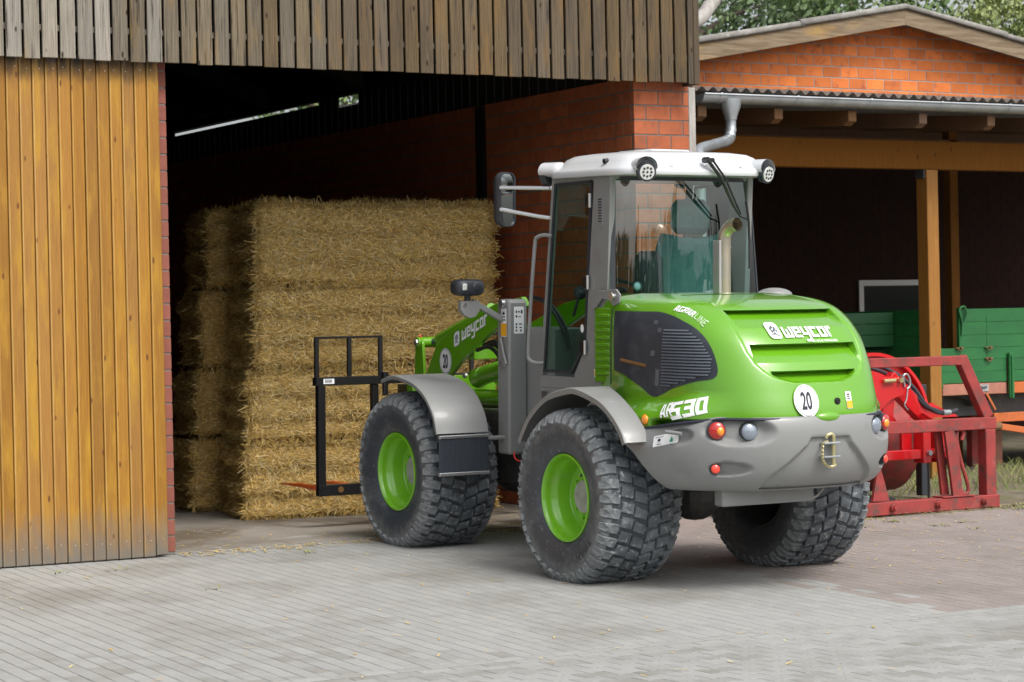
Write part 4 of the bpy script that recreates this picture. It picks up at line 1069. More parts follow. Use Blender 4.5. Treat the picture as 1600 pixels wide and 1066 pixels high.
def patch(cols):
    """map u,v in 0..1 to a band on the left of the hood given (y,z) foot and head points"""
    def f(u, v):
        n = len(cols) - 1; k = min(n - 1, max(0, int(u * n))); t = u * n - k
        (f0, h0), (f1, h1) = cols[k], cols[k + 1]
        y = (f0[0] + (f1[0] - f0[0]) * t) * (1 - v) + (h0[0] + (h1[0] - h0[0]) * t) * v; z = (f0[1] + (f1[1] - f0[1]) * t) * (1 - v) + (h0[1] + (h1[1] - h0[1]) * t) * v
        return on_left(y, z, .006)
    return f
pa, wa = word('AR', .10, sub=3); fa = patch([((-.852, 1.162), (-.765, 1.240)), ((-.967, 1.180), (-.868, 1.265))])
flat(pa, lambda u, v: fa(u / wa, v), 'model_lettering', M['decal'], hood_o, st=.2)
pb, wb = word('530', .10, sub=4); fb = patch([((-.966, 1.151), (-.878, 1.262)), ((-1.079, 1.180), (-1.025, 1.289)), ((-1.164, 1.206), (-1.131, 1.312))])
flat(pb, lambda u, v: fb(u / wb, v), 'model_lettering', M['decal'], hood_o, st=.2)
fc = patch([((-.699, 1.867), (-.687, 1.905)), ((-.81, 1.852), (-.814, 1.881)), ((-.911, 1.811), (-.902, 1.848)), ((-.989, 1.761), (-.993, 1.799))])
p1, w1 = word('AGRAR', .10, .18, sub=2); p2, w2 = word('LINE', .18, .18)
flat(p1, lambda u, v: fc(.56 * u / w1, v), 'series_lettering', M['decal'], hood_o, st=.2)
flat(p2, lambda u, v: fc(.60 + .40 * u / w2, v), 'series_lettering', M['decal_g'], hood_o, st=.2)
def oval_sign(fn, parent):
    s_ = flat([disc(40)], lambda u, v: fn(u, v, 0), 'speed_sign', M['decal'], parent)
    ring = []
    for i in range(40):
        a, b = 2 * pi * i / 40, 2 * pi * (i + 1) / 40
        ring.append([(.90 * cos(a), .90 * sin(a)), (.93 * cos(a), .93 * sin(a)), (.93 * cos(b), .93 * sin(b)), (.90 * cos(b), .90 * sin(b))])
    flat(ring, lambda u, v: fn(u, v, .0015), 'sign_ring', M['ink'], s_)
    dp_, dw = font_polys('20', .028)
    flat(dp_, lambda u, v: fn((u - dw / 2) * .66, (v - .5) * 1.12, .0015), 'sign_number', M['ink'], s_)
def tangent(fn, u0, v0, off):
    """flat carrier touching the hood at (u0, v0)"""
    p = fn(u0, v0); du = (fn(u0 + .05, v0) - fn(u0 - .05, v0)) / .1; dv = (fn(u0, v0 + .05) - fn(u0, v0 - .05)) / .1; n_ = du.cross(dv).normalized(); n_ = n_ if n_.y < 0 else -n_
    return lambda u, v, d: p + du * u + dv * v + n_ * (off + d)
bf = tangent(lambda u, v: Vector((u, hy(u, v), v)), -.148, 1.276, .010)
oval_sign(lambda u, v, d: bf(u * .099, v * .106, d), hood_o)
lk = MB(); lk.cyl((.113, hy(.113, 1.267) + .01, 1.267), (.113, hy(.113, 1.267) - .006, 1.267), .024, n=20); lk.cyl((.113, hy(.113, 1.267) - .004, 1.267), (.113, hy(.113, 1.267) - .012, 1.267), .015, .012, n=16)
lk.build('lock', M['black'], hood_o, smooth=40)
def sticker(fn, w_, h_, parent, parts, name='sticker'):
    s_ = flat([rrect(w_, h_, min(w_, h_) * .08, 2)], lambda u, v: fn(u, v, 0), name, M['decal'], parent)
    for nm_, mt, polys in parts: flat(polys, lambda u, v: fn(u, v, .0015), nm_, M[mt], s_)
    return s_
def rc(x0, y0, x1, y1): return [(x0, y0), (x1, y0), (x1, y1), (x0, y1)]
warn = [('sticker_print', 'yellow', [rc(-.5, -.5, .5, -.03)]), ('sticker_mark', 'ink', [rc(-.3, .08, .3, .13), rc(-.3, .2, .3, .24), rc(-.2, .3, .2, .4)])]
def sc_parts(parts, w_, h_, e=.94): return [(a, b, [[(p[0] * w_ * e, p[1] * h_ * e) for p in q] for q in c_]) for a, b, c_ in parts]
sticker(lambda u, v, d: Vector((.215 + u, hy(.215 + u, 1.272 + v) - .005 - d, 1.272 + v)), .050, .112, hood_o, sc_parts(warn, .05, .112))
lt = MB(); lt.ell((0, -1.492, 1.168), (.105, .040, .040), 24, 12); lt.build('hood_handle', M['green'], hood_o, smooth=60)
im = MB(); im.ell((-(hx(-.683, 1.141) + .002), -.683, 1.141), (.018, .034, .036), 20, 10); im.build('side_marker_lamp', M['orange'], hood_o, smooth=60)
cap_ = MB(); cap_.ell((.50, -.28, 1.955), (.13, .12, .05), 20, 10); cap_.build('filler_cover', M['grey'], hood_o, smooth=60)

# ---- counterweight
BL = [(1.10, .80, 1.44, -.16), (1.160, .845, 1.462, -.22), (1.180, .880, 1.49, -.30), (1.165, .915, 1.515, -.38), (1.10, .945, 1.535, -.48), (1.0, .965, 1.540, -.56), (.90, .962, 1.53, -.66), (.82, .95, 1.505, -.74), (.755, .93, 1.465, -.80), (.71, .905, 1.41, -.84), (.685, .87, 1.34, -.86), (.68, .78, 1.22, -.87)]
BN, BY0 = 2.4, -.40
bl = spline([(a, b, c_) for a, b, c_, d in BL], 9); bd = spline([(d, 0, 0) for a, b, c_, d in BL], 9)
def bw_pt(t, z, w_, r_, ys):
    c_ = (-ys + BY0) / (r_ + BY0); th0 = math.acos(min(1, c_) ** (BN / 2)) if c_ > 0 else pi / 2
    s_ = 1 if t > 0 else -1; q = abs(t)
    if c_ <= 0:
        L0 = (ys - BY0); Ltot = L0 + 1.5
        if q > 1 - L0 / Ltot: k = (q - (1 - L0 / Ltot)) / (L0 / Ltot); return Vector((s_ * w_, BY0 + L0 * k, z))
        th = q / (1 - L0 / Ltot) * pi / 2
    else: th = q * th0
    x = w_ * max(0, sin(th)) ** (2 / BN); y = BY0 - (r_ + BY0) * max(0, cos(th)) ** (2 / BN); return Vector((s_ * x, y, z))
NU2 = 301; vs = []; nvb = len(bl)
def ellmask(x, z, cx_, cz, rx, rz__, soft=.28): return sst(1 + soft, 1 - soft, sqrt(((x - cx_) / rx) ** 2 + ((z - cz) / rz__) ** 2))
for i in range(NU2):
    t = -1 + 2 * i / (NU2 - 1)
    for p, d in zip(bl, bd):
        z, w_, r_ = p; q = bw_pt(t, z, w_, r_, d.x); ax = abs(q.x)
        # the top edge dips along the side towards the cab
        fall = .135 * min(1, max(0, (q.y + 1.22) / .85)) * sst(.9, 1.15, z); y0 = q.y
        inw = 0
        if y0 < -.9:
            arc = ax if y0 > -5 else 0
            inw += .062 * ellmask(ax, z, .615, 1.088, .185 if ax < .615 else .135, .082)
            inw += .045 * ellmask(ax, z, .675, .842, .125 if ax < .675 else .06, .042)
            if ax < .45 and .70 < z < 1.06:
                hwid = lerp(z, [.74, .80, 1.0, 1.045], [.43, .40, .175, .15]); inw += .030 * sst(hwid + .012, hwid - .012, ax) * sst(1.05, 1.035, z)
        if q.x < -.6: inw += .040 * ellmask(y0, z, -1.02, 1.065, .085, .055)
        nrm = Vector((q.x * .9, q.y + .35, 0)).normalized(); q -= nrm * inw; q.z -= fall
        vs.append(q)
cwb = MB(); cwb.add(vs, [(i * nvb + j, (i + 1) * nvb + j, (i + 1) * nvb + j + 1, i * nvb + j + 1) for i in range(NU2 - 1) for j in range(nvb - 1)])
# closed underside and front ends
bot = [vs[i * nvb + nvb - 1] for i in range(NU2)]; cwb.add(bot + [Vector((0, -.5, .68))], [(i, i + 1, NU2) for i in range(NU2 - 1)])
for i in (0, NU2 - 1):
    e_ = vs[i * nvb:(i + 1) * nvb]; sgn = -1 if i == 0 else 1
    inn = [Vector((sgn * .60, p.y - .02, p.z)) for p in e_]; cwb.add(e_ + inn, [(j, j + 1, nvb + j + 1, nvb + j) for j in range(nvb - 1)])
cw_o = cwb.build('counterweight', M['grey'], ld, smooth=40)
sl0 = []
for k in range(97):
    tw = -.83 + 1.66 * k / 96; q = hood_pt(tw, hw(1.16), hr(1.16), 1.16); fl_ = .135 * min(1, max(0, (q.y + 1.22) / .85)); z = 1.164 - fl_ * .95
    q = hood_pt(tw, hw(z), hr(z), z); q.x += math.copysign(flare(q.y, z), q.x); sl0.append(q * 1.004 - Vector((0, 0, q.z * .004)))
MB().tube(sl0, .011, 8).build('hood_gap_line', M['ink'], hood_o, smooth=60)  # dark tube drawn in for the shaded gap between hood and counterweight
MB().cbox((-.60, -1.16, .58), (.16, -1.06, .70), .01).build('belly_plate', M['grey'], cw_o)
MB().tube([(.20, -1.15, .70), (.22, -1.18, .66), (.17, -1.17, .61), (.10, -1.12, .58)], .008, 8).build('wire', M['oldgrey'], cw_o, smooth=60)
def lamp(name, c, n_, r_, mt, inner=None, depth=.05):
    c = Vector(c); n_ = Vector(n_).normalized(); Mx = n_.to_track_quat('Z', 'Y').to_matrix()
    b_ = MB(); b_.cyl(c - n_ * depth, c + n_ * .004, r_ * 1.10, r_ * 1.06, n=28); h_ = b_.build(name, M['plastic'], cw_o, smooth=40)
    l_ = MB(); N__ = 28; rr = [(1, 0), (.97, .25), (.85, .52), (.6, .78), (.3, .93), (.02, .98)]
    l_.add([c + n_ * (.004 + q * r_ * .45) + Mx @ Vector((k * r_ * cos(2 * pi * i / N__), k * r_ * sin(2 * pi * i / N__), 0)) for k, q in rr for i in range(N__)],
           [(a * N__ + i, a * N__ + (i + 1) % N__, (a + 1) * N__ + (i + 1) % N__, (a + 1) * N__ + i) for a in range(5) for i in range(N__)])
    obj('lens', l_.mesh('lens', M[mt], 60), h_)
    if inner:
        q_ = MB(); q_.ell(c + n_ * r_ * .28 + Vector((inner[1] * r_ * .34, -.010, -.06 * r_)), (r_ * .52, r_ * .34, r_ * .54), 16, 8); obj('indicator_lens', q_.mesh('indicator_lens', M[inner[0]], 60), h_)
for sd in (-1, 1):
    lamp('tail_lamp', (sd * .705, -1.238, 1.092), (sd * .50, -1, .02), .056, 'redlens', ('orange', -sd))
    lamp('reversing_lamp', (sd * .527, -1.352, 1.085), (sd * .28, -1, .02), .056, 'lens')
    lamp('rear_reflector', (sd * .712, -1.232, .842), (sd * .45, -1, 0), .030, 'redlens2', depth=.04)
    bo = MB(); bo.cyl((sd * .86, -1.06, 1.068), (sd * .915, -.96, 1.078), .013, n=12); bo.build('towing_pin', M['grey'], cw_o, smooth=40)
def bside(y, z):
    w_ = lerp(-z, [-a for a, b, c_, d in BL], [b for a, b, c_, d in BL]); r_ = lerp(-z, [-a for a, b, c_, d in BL], [c_ for a, b, c_, d in BL]); c_ = (-y + BY0) / (r_ + BY0)
    return w_ * max(0, 1 - max(0, c_) ** BN) ** (1 / BN)
sticker(lambda u, v, d: Vector((-(bside(-.93 - u, 1.025 + v) + .006 + d), -.93 - u, 1.025 + v + .22 * u)), .20, .072, cw_o,
        [('sticker_mark', 'ink', [rc(-.085, .022, -.015, .025), rc(-.065, -.026, -.03, -.022), rc(-.06, -.006, -.038, .012)]), ('sticker_print', 'inkgreen', [[(.050 + .013 * a, -.014 + .011 * b) for a, b in disc(10)], [(.042, -.006), (.058, -.006), (.049, .014)]])])
# tow hitch
th_ = MB(); th_.cbox((-.075, -1.565, .995), (.06, -1.47, 1.008), .003); th_.cbox((-.075, -1.565, .905), (.06, -1.47, .918), .003); th_.cbox((-.075, -1.49, .88), (-.035, -1.47, 1.04), .003)
hi = th_.build('tow_hitch', M['zinc'], cw_o)
pn = MB(); pn.cyl((.018, -1.54, .86), (.018, -1.54, 1.045), .014, n=14); pn.tube([(.018, -1.54, 1.045), (.0, -1.54, 1.062), (-.03, -1.54, 1.055), (-.04, -1.53, 1.035)], .013, 10); obj('hitch_pin', pn.mesh('hitch_pin', M['brass'], 50), hi)
cn = MB(); pts = spline([(-.04, -1.55, 1.01), (-.075, -1.55, 1.0), (-.085, -1.55, .93), (-.065, -1.55, .87), (-.02, -1.55, .845), (.025, -1.55, .855), (.018, -1.54, .88)], 6)
for i in range(len(pts) - 1):
    a, b = pts[i], pts[i + 1]; d = (b - a).normalized(); s_ = (d.orthogonal() if i % 2 else d.cross(d.orthogonal())).normalized() * .007; q = (b - a) * .25
    cn.tube([a - q + s_, b + q + s_, b + q - s_, a - q - s_, a - q + s_], .0026, 5, caps=False)
obj('safety_chain', cn.mesh('safety_chain', M['brass'], 60), hi)

# ---- fenders
def sheet_strip(prof_yz, x0, x1, th, name, mt, parent, lip=0.0, xf=None):
    """a curved plate: profile in (y,z) swept from x0 to x1"""
    P = spline([(0, y, z) for y, z in prof_yz], 6); n = len(P); mb = MB(); vs = []
    for k in range(n):
        d = (P[min(k + 1, n - 1)] - P[max(k - 1, 0)]).normalized(); nr = Vector((0, d.z, -d.y)); nr = nr if nr.dot(P[k] - Vector((0, sum(p.y for p in P) / n, .57))) > 0 else -nr
        xa, xb = (x0, x1) if xf is None else xf(k / (n - 1))
        q = P[k]; vs += [Vector((xa, q.y, q.z)) - nr * (th + lip), Vector((xa - .002 * (1 if xa < xb else -1), q.y, q.z)) - nr * .008, Vector((xa + .012 * (1 if xa < xb else -1), q.y, q.z)), Vector((xb, q.y, q.z)), Vector((xb, q.y, q.z)) - nr * th, Vector((xa + .014 * (1 if xa < xb else -1), q.y, q.z)) - nr * th]
    mb.add(vs, [(k * 6 + j, (k + 1) * 6 + j, (k + 1) * 6 + (j + 1) % 6, k * 6 + (j + 1) % 6) for k in range(n - 1) for j in range(6)] + [tuple(range(6)), tuple(range((n - 1) * 6, n * 6))])
    return mb.build(name, M[mt], parent, smooth=40)
for sd in (-1, 1):
    ff = sheet_strip([(2.62, 1.285), (2.45, 1.325), (2.28, 1.315), (2.08, 1.275), (1.90, 1.185), (1.775, 1.05), (1.72, .91)], sd * 1.135, sd * .69, .012, 'front_fender', 'grey', ld, .022)
    fl = MB(); fl.cbox((min(sd * 1.125, sd * .70), 1.705, .60), (max(sd * 1.125, sd * .70), 1.722, .885), .004)
    for k in range(20): x = .712 + k * .0205; fl.cbox((min(sd * x, sd * (x + .011)), 1.699, .625), (max(sd * x, sd * (x + .011)), 1.706, .868), .002)
    fo = fl.build('mud_flap', M['flap'], ff)
    for z in (.872, .592): MB().cbox((min(sd * 1.13, sd * .695), 1.692, z), (max(sd * 1.13, sd * .695), 1.726, z + .024), .004).build('flap_strip', M['alu'], ff)
    sheet_strip([(.62, .93), (.55, 1.03), (.46, 1.13), (.256, 1.262), (.0, 1.325), (-.17, 1.333), (-.44, 1.268), (-.60, 1.18), (-.71, 1.08), (-.76, 1.00)], sd * 1.10, sd * .80, .014, 'rear_fender', 'grey', ld, .03, xf=lambda k, sd=sd: (sd * 1.10, sd * (.66 + .25 * sst(.30, .72, k))))
    MB().tube([(sd * .72, 1.735, .86), (sd * .36, 1.74, .86)], .018, 10).build('fender_bracket', M['grey'], ff)

# ---- cab
cab = MB()
def plate(mb, poly, x0, x1): mb.prism(poly, lambda y, z: (x0, y, z), lambda y, z: (x1, y, z))
for sd in (-1, 1):
    xo, xi = sd * .622, sd * .575
    plate(cab, [(.345, 2.80), (.13, 2.80), (.18, 1.90), (.205, 1.30), (.50, 1.30), (.62, 1.375), (.46, 1.60), (.415, 2.1)], xo, xi)       # rear pillar
    plate(cab, [(.205, 1.275), (1.085, 1.275), (1.085, 1.365), (.205, 1.365)], xo - sd * .002, xi)                                   # sill
    plate(cab, [(.905, 2.80), (.870, 2.80), (1.045, 1.366), (1.085, 1.366)], xo, xi)                                                  # front pillar
    plate(cab, [(.905, 2.80), (.345, 2.80), (.345, 2.765), (.905, 2.765)], xo - sd * .003, xi)
    plate(cab, [(1.085, 1.275), (1.02, 1.20), (.3, 1.17), (.205, 1.275)], xo + sd * .0, xi)
cab.box((-.575, .14, 2.775), (.575, .90, 2.80)); cab.box((-.6, .20, 1.26), (.6, 1.08, 1.29))
cab_o = bevel(cab.build('cab', M['grey'], ld), .006)
# front screen, door panes, rear screen
for sd in (-1, 1):
    pv = MB(); xg = sd * .627
    pane = [(.862, 2.762), (.362, 2.775), (.452, 1.60), (.640, 1.388), (1.03, 1.388)]
    pv.add([(xg, y, z) for y, z in pane], [(0, 1, 2, 3, 4)]); gl = pv.build('door_pane' if sd < 0 else 'side_pane', M['glass'], cab_o)
    fr_ = MB()
    for i in range(5):
        a = Vector((0, *pane[i])); b = Vector((0, *pane[(i + 1) % 5])); d = (b - a).normalized(); nrm = Vector((0, -d.z, d.y)); c0 = Vector((0, .68, 2.1)); nrm = nrm if nrm.dot(c0 - a) > 0 else -nrm
        q = [a, b, b + nrm * .022, a + nrm * .022]; fr_.add([(xg + sd * .002, p.y, p.z) for p in q] + [(xg - sd * .012, p.y, p.z) for p in q], [(0, 1, 2, 3), (4, 5, 6, 7), (0, 1, 5, 4), (2, 3, 7, 6)])
    obj('pane_seal', fr_.mesh('pane_seal', M['plastic']), gl)
hg = MB()
for z, y in ((2.63, .375), (2.05, .405), (1.585, .445)):
    h_ = MB(); h_.cbox((-.648, y + .004, z - .045), (-.628, y + .055, z + .045), .005); ho = h_.build('door_hinge', M['black'], cab_o)
    k_ = MB(); k_.cyl((-.643, y - .008, z - .05), (-.643, y - .008, z + .05), .011, n=10); obj('hinge_pin', k_.mesh('hinge_pin', M['alu'], 40), ho)
fs_ = MB(); fs_.add([(-.575, 1.07, 1.37), (.575, 1.07, 1.37), (.575, .90, 2.77), (-.575, .90, 2.77)], [(0, 1, 2, 3)]); fs_.build('windscreen', M['glass'], cab_o)
def rs(u, v):
    x = -.592 + 1.225 * u; z = 1.93 + .86 * v; k = abs(x / .66); x *= 1 + .10 * (1 - v) * (1 if x > 0 else .35)
    return Vector((x, .205 - .13 * (1 - k ** 3.2) - .02 * (1 - v), z))
rw = MB().grid(rs, 40, 12).build('rear_window', M['rglass'], cab_o, smooth=60)
sl_ = MB()
for v0, v1 in ((.972, 1.0), (0, .02)):
    sl_.grid(lambda u, v: rs(u, v0 + (v1 - v0) * v) + Vector((0, -.003, 0)), 40, 2)
for u0, u1 in ((0, .022), (.985, 1.0)): sl_.grid(lambda u, v: rs(u0 + (u1 - u0) * u, v) + Vector((0, -.003, 0)), 2, 12)
obj('pane_seal', sl_.mesh('pane_seal', M['plastic'], 60), rw)
# roof shell
def roof_ring(ins, z, n=72):
    x0, y0, y1 = .665 - ins, -.17 + ins, 1.03 - ins * 1.2; out_ = []
    for i in range(n):
        a = 2 * pi * i / n; e = 2 / 5.5; cx_ = cos(a); sy = sin(a)
        out_.append(Vector((math.copysign(abs(cx_) ** e, cx_) * x0, (y0 + y1) / 2 + math.copysign(abs(sy) ** e, sy) * (y1 - y0) / 2, z)))
    return out_
rr_ = [(.05, 2.797), (.005, 2.800), (.0, 2.812), (.0, 2.838), (.012, 2.852), (.035, 2.868), (.06, 2.90), (.085, 2.932), (.13, 2.957), (.22, 2.972), (.40, 2.980)]
rv = []
for ins, z in rr_: rv += roof_ring(ins, z)
rf = MB(); rf.add(rv, [(k * 72 + i, k * 72 + (i + 1) % 72, (k + 1) * 72 + (i + 1) % 72, (k + 1) * 72 + i) for k in range(len(rr_) - 1) for i in range(72)] + [tuple(range((len(rr_) - 1) * 72, len(rr_) * 72)), tuple(range(72))])
roof = rf.build('cab_roof', M['white'], cab_o, smooth=50)
MB().cbox((-.24, .18, 2.972), (.10, .62, 2.995), .012).build('roof_hatch', M['white'], roof, smooth=40)
bt = MB()
for p in ((-.66, .17, 2.89), (-.70, .17, 2.89)): pass
bt.cyl((-.60, .20, 2.905), (-.632, .20, 2.900), .018, n=14); bt.build('roof_plug', M['black'], roof)
bs_ = MB()
for x in (-.30, .0, .30): bs_.ell((x, -.150, 2.86), (.014, .012, .014), 10, 6)
bs_.build('roof_bolts', M['white'], roof, smooth=60, kind='stuff')
def pod(x, y, sx, sy):
    c = Vector((x, y, 2.838)); b_ = MB(); Mx = Matrix.Rotation(math.atan2(-sx * .9, -sy) if False else 0, 3, 'Z')
    n1, n2 = 24, 14; dirv = Vector((sx * .55, sy, 0)).normalized(); side = Vector((dirv.y, -dirv.x, 0))
    vs = []
    for j in range(n2 + 1):
        t = j / n2; s_ = -.17 + t * .245; w_ = .080 * (sst(-.02, .42, t)) ** .6; h_ = .066 * (sst(-.05, .40, t)) ** .6
        for i in range(n1):
            a = 2 * pi * i / n1; vs.append(c + dirv * s_ + side * cos(a) * w_ + Vector((0, 0, sin(a) * h_ * (1.1 if sin(a) > 0 else .55) + .012)))
    b_.add(vs, [(j * n1 + i, j * n1 + (i + 1) % n1, (j + 1) * n1 + (i + 1) % n1, (j + 1) * n1 + i) for j in range(n2) for i in range(n1)] + [tuple(range(n1))])
    po = b_.build('light_pod', M['white'], cab_o, smooth=60)
    f0 = c + dirv * .072 + Vector((0, 0, -.024)); nd = (dirv + Vector((0, 0, -.18))).normalized(); Q = nd.to_track_quat('Z', 'Y').to_matrix()
    l_ = MB(); l_.cyl(f0 - nd * .05, f0 + nd * .004, .064, .067, n=28); obj('lamp_housing', l_.mesh('lamp_housing', M['plastic'], 40), po)
    l_ = MB(); l_.cyl(f0, f0 + nd * .010, .056, .053, n=28); obj('lamp_lens', l_.mesh('lamp_lens', M['ledlens'], 40), po)
    l_ = MB()
    for k in range(8):
        a = 2 * pi * k / 8; r_ = .034 if k % 2 else .030; p = f0 + nd * .0105 + Q @ Vector((r_ * cos(a), r_ * sin(a), 0)); l_.cyl(p, p + nd * .003, .0085, n=10)
    l_.cyl(f0 + nd * .0105, f0 + nd * .013, .008, n=10); obj('led', l_.mesh('led', M['plastic']), po, kind='stuff')
for sx in (-1, 1): pod(sx * .505, -.105, sx * .45, -1); pod(sx * .585, .95, sx * .5, 1)
# wiper
wa_ = MB(); wa_.cyl((-.02, -.15, 2.905), (-.02, -.20, 2.905), .022, n=12); wa_.cyl((.03, -.15, 2.905), (.03, -.19, 2.905), .016, n=12)
wa_.tube([(-.02, -.195, 2.905), (.10, -.19, 2.78), (.245, -.13, 2.60), (.33, -.10, 2.515)], [.014, .013, .012, .008], 8); wa_.tube([(.03, -.185, 2.905), (.14, -.185, 2.78), (.27, -.125, 2.62), (.345, -.09, 2.53)], [.009, .008, .008, .006], 8)
wa_.tube([(.33, -.10, 2.515), (.42, -.075, 2.49)], .007, 6); wa_.tube([(.40, -.08, 2.62), (.425, -.075, 2.49), (.43, -.08, 2.34), (.42, -.095, 2.14)], .010, 6)
wa_.build('wiper', M['black'], cab_o, smooth=50)
# ventilation grille on the rear pillar
vg = MB(); vg.prism(rrect(.066, .245, .033, 6), lambda u, v: (-.6225, .255 + u, 2.555 + v), lambda u, v: (-.630, .255 + u, 2.555 + v)); vgo = vg.build('pillar_vent', M['grey'], cab_o)
vs_ = MB()
for k in range(9): vs_.cbox((-.632, .232, 2.475 + k * .0195), (-.6295, .278, 2.475 + k * .0195 + .009), .001)
obj('vent_slot', vs_.mesh('vent_slot', M['ink']), vgo, kind='stuff')
# bracket where the hood meets the pillar
br = MB(); br.prism([(.33, 1.905), (.25, 1.99), (.02, 2.005), (-.03, 1.965), (-.02, 1.91), (.05, 1.885), (.12, 1.93), (.20, 1.935), (.29, 1.865), (.335, 1.86)], lambda y, z: (-.655, y, z), lambda y, z: (-.640, y, z))
bro = bevel(br.build('hood_bracket', M['grey'], cab_o), .004); k_ = MB(); k_.cyl((-.652, .03, 1.955), (-.685, .03, 1.955), .018, n=12); k_.cyl((-.684, .03, 1.955), (-.69, .03, 1.955), .026, n=12); obj('bolt', k_.mesh('bolt', M['alu'], 40), bro)
sticker(lambda u, v, d: Vector((-.6245 - d, .33 - u, 1.405 + v)), .03, .055, cab_o, [('sticker_mark', 'yellow', [rc(-.01, -.02, .01, .02)])])
flat([disc(16)], lambda u, v: (-.6285, .495 - .022 * u, 1.72 + .030 * v), 'pane_sticker', M['decal'], cab_o)
# hand rail
MB().tube(spline([(-.625, .90, 2.385), (-.66, .955, 2.392), (-.685, 1.01, 2.375), (-.69, 1.035, 2.32), (-.69, 1.09, 1.95), (-.69, 1.135, 1.54), (-.685, 1.12, 1.475), (-.66, 1.08, 1.455), (-.615, 1.03, 1.455)], 6), .0145, 10).build('hand_rail', M['grey'], cab_o, smooth=60)
# mirror
mi = MB(); mc = Vector((-.745, 1.33, 2.66)); ang_ = R(-8)
Mx = Matrix.Translation(mc) @ Matrix.Rotation(R(22), 4, 'Z')
n_ = 0
pr = rrect(.185, .40, .055, 6); lv = [(1.0, 0.0), (1.02, .018), (.98, .048), (.80, .072), (.45, .082)]
vs = [Mx @ Vector((p[0] * k, d, p[1] * (k if k >= .98 else .5 + .5 * k))) for k, d in lv for p in pr]; q = len(pr)
mi.add(vs, [(a * q + i, a * q + (i + 1) % q, (a + 1) * q + (i + 1) % q, (a + 1) * q + i) for a in range(len(lv) - 1) for i in range(q)] + [tuple(range(4 * q, 5 * q))])
rim_ = [(1.0, 0), (.985, -.008), (.90, -.006), (.89, .006)]
vs = [Mx @ Vector((p[0] * k, d, p[1] * (1 - (1 - k) * .5))) for k, d in rim_ for p in pr]; mi.add(vs, [(a * q + i, a * q + (i + 1) % q, (a + 1) * q + (i + 1) % q, (a + 1) * q + i) for a in range(3) for i in range(q)])
mio = mi.build('mirror', M['plastic'], cab_o, smooth=50)
mg = MB(); mg.add([Mx @ Vector((p[0] * .895, .004, p[1] * .945)) for p in pr], [tuple(range(q))]); obj('mirror_glass', mg.mesh('mirror_glass', M['mirror']), mio)
for z0, z1 in ((2.735, 2.745), (2.515, 2.585)):
    a_ = MB(); a_.tube([(-.60, .93, z0), (-.66, 1.02, z0 + .2 * (z1 - z0)), (-.83, 1.29, z1)], .0155, 10); a_.ell((-.605, .93, z0), (.022, .022, .022), 10, 6); a_.build('mirror_arm', M['chrome'], cab_o, smooth=60)
a_ = MB(); a_.tube([(.60, .93, 2.74), (.80, 1.02, 2.755)], .011, 8); a_.build('mirror_arm', M['chrome'], cab_o)
# exhaust
ex = MB(); ex.tube(spline([(.02, -.335, 1.95), (.02, -.335, 2.15), (.02, -.335, 2.31), (.02, -.345, 2.385), (.025, -.395, 2.435), (.03, -.475, 2.45)], 6), .046, 20, caps=False)
ex.tube([(.03, -.475, 2.45), (.028, -.42, 2.437)], .041, 20, caps=False); ex.cyl((.02, -.335, 2.285), (.02, -.335, 2.30), .049, n=20)
ex.cyl((.02, -.335, 1.945), (.02, -.335, 1.975), .060, .054, n=20)
ex.build('exhaust_pipe', M['exhaust'], ld, smooth=50); MB().cbox((-.052, -.375, 1.97), (-.032, -.295, 2.34), .003).build('exhaust_shield', M['alu'], ld)
# interior
se = MB(); se.cbox((-.04, .46, 1.66), (.42, .92, 1.80), .04); se.cbox((-.10, .45, 1.29), (.10, .85, 1.66), .01); seo = bevel(se.build('seat', M['seatblack'], cab_o, smooth=50), .03, 3)
bk = MB()
def sback(u, v):
    x = (u - .5) * 2; z = 1.75 + .62 * v; w_ = lerp(v, [0, .3, .75, 1], [.23, .25, .24, .17]); return Vector((.20 + x * w_, .42 - .06 * v + .055 * x * x - .10 * (1 - abs(x) ** 3) * .4, z))
bk.grid(sback, 16, 14); bo_ = bk.build('seat_back', M['teal'], cab_o, smooth=60); sm = bo_.modifiers.new('thick', 'SOLIDIFY'); sm.thickness = .12; sm.offset = 1
hr_ = MB(); hr_.cbox((.05, .30, 2.39), (.39, .41, 2.645), .05); bevel(hr_.build('headrest', M['teal'], cab_o, smooth=60), .02, 3)
MB().cbox((-.58, .30, 1.29), (-.30, .70, 1.70), .03).build('side_console', M['cabin'], cab_o); MB().cbox((.30, .28, 1.29), (.58, .85, 1.86), .03).build('side_console', M['cabin'], cab_o)
MB().cbox((-.28, .25, 1.85), (-.05, .42, 2.27), .06).build('jacket', M['seatblack'], cab_o, smooth=50)
MB().cbox((-.22, .93, 1.29), (.22, 1.05, 1.80), .03).build('dashboard', M['cabin'], cab_o)
sw = MB(); pts = [(.19 * cos(2 * pi * k / 24), .93 + .17 * sin(2 * pi * k / 24), 1.98 + .085 * sin(2 * pi * k / 24)) for k in range(25)]; sw.tube(pts, .016, 8, caps=False); sw.tube([(0, 1.0, 1.75), (0, .94, 1.98)], .025, 8); sw.ell((0, .93, 1.98), (.05, .05, .03), 12, 6)
sw.build('steering_wheel', M['plastic'], cab_o, smooth=60)
kn = MB(); kn.ell((-.45, .80, 1.97), (.05, .05, .05), 14, 8); kn.tube([(-.45, .80, 1.97), (-.43, .92, 1.8)], .012, 6); kn.build('work_lamp_knob', M['plastic'], cab_o, smooth=60)
MB().cbox((.46, .55, 2.30), (.48, .70, 2.48), .004).build('cab_notice', M['white'], cab_o)
MB().ell((-.42, .10, 2.02), (.035, .02, .035), 14, 8).build('window_knob', M['teal'], cab_o, smooth=60)

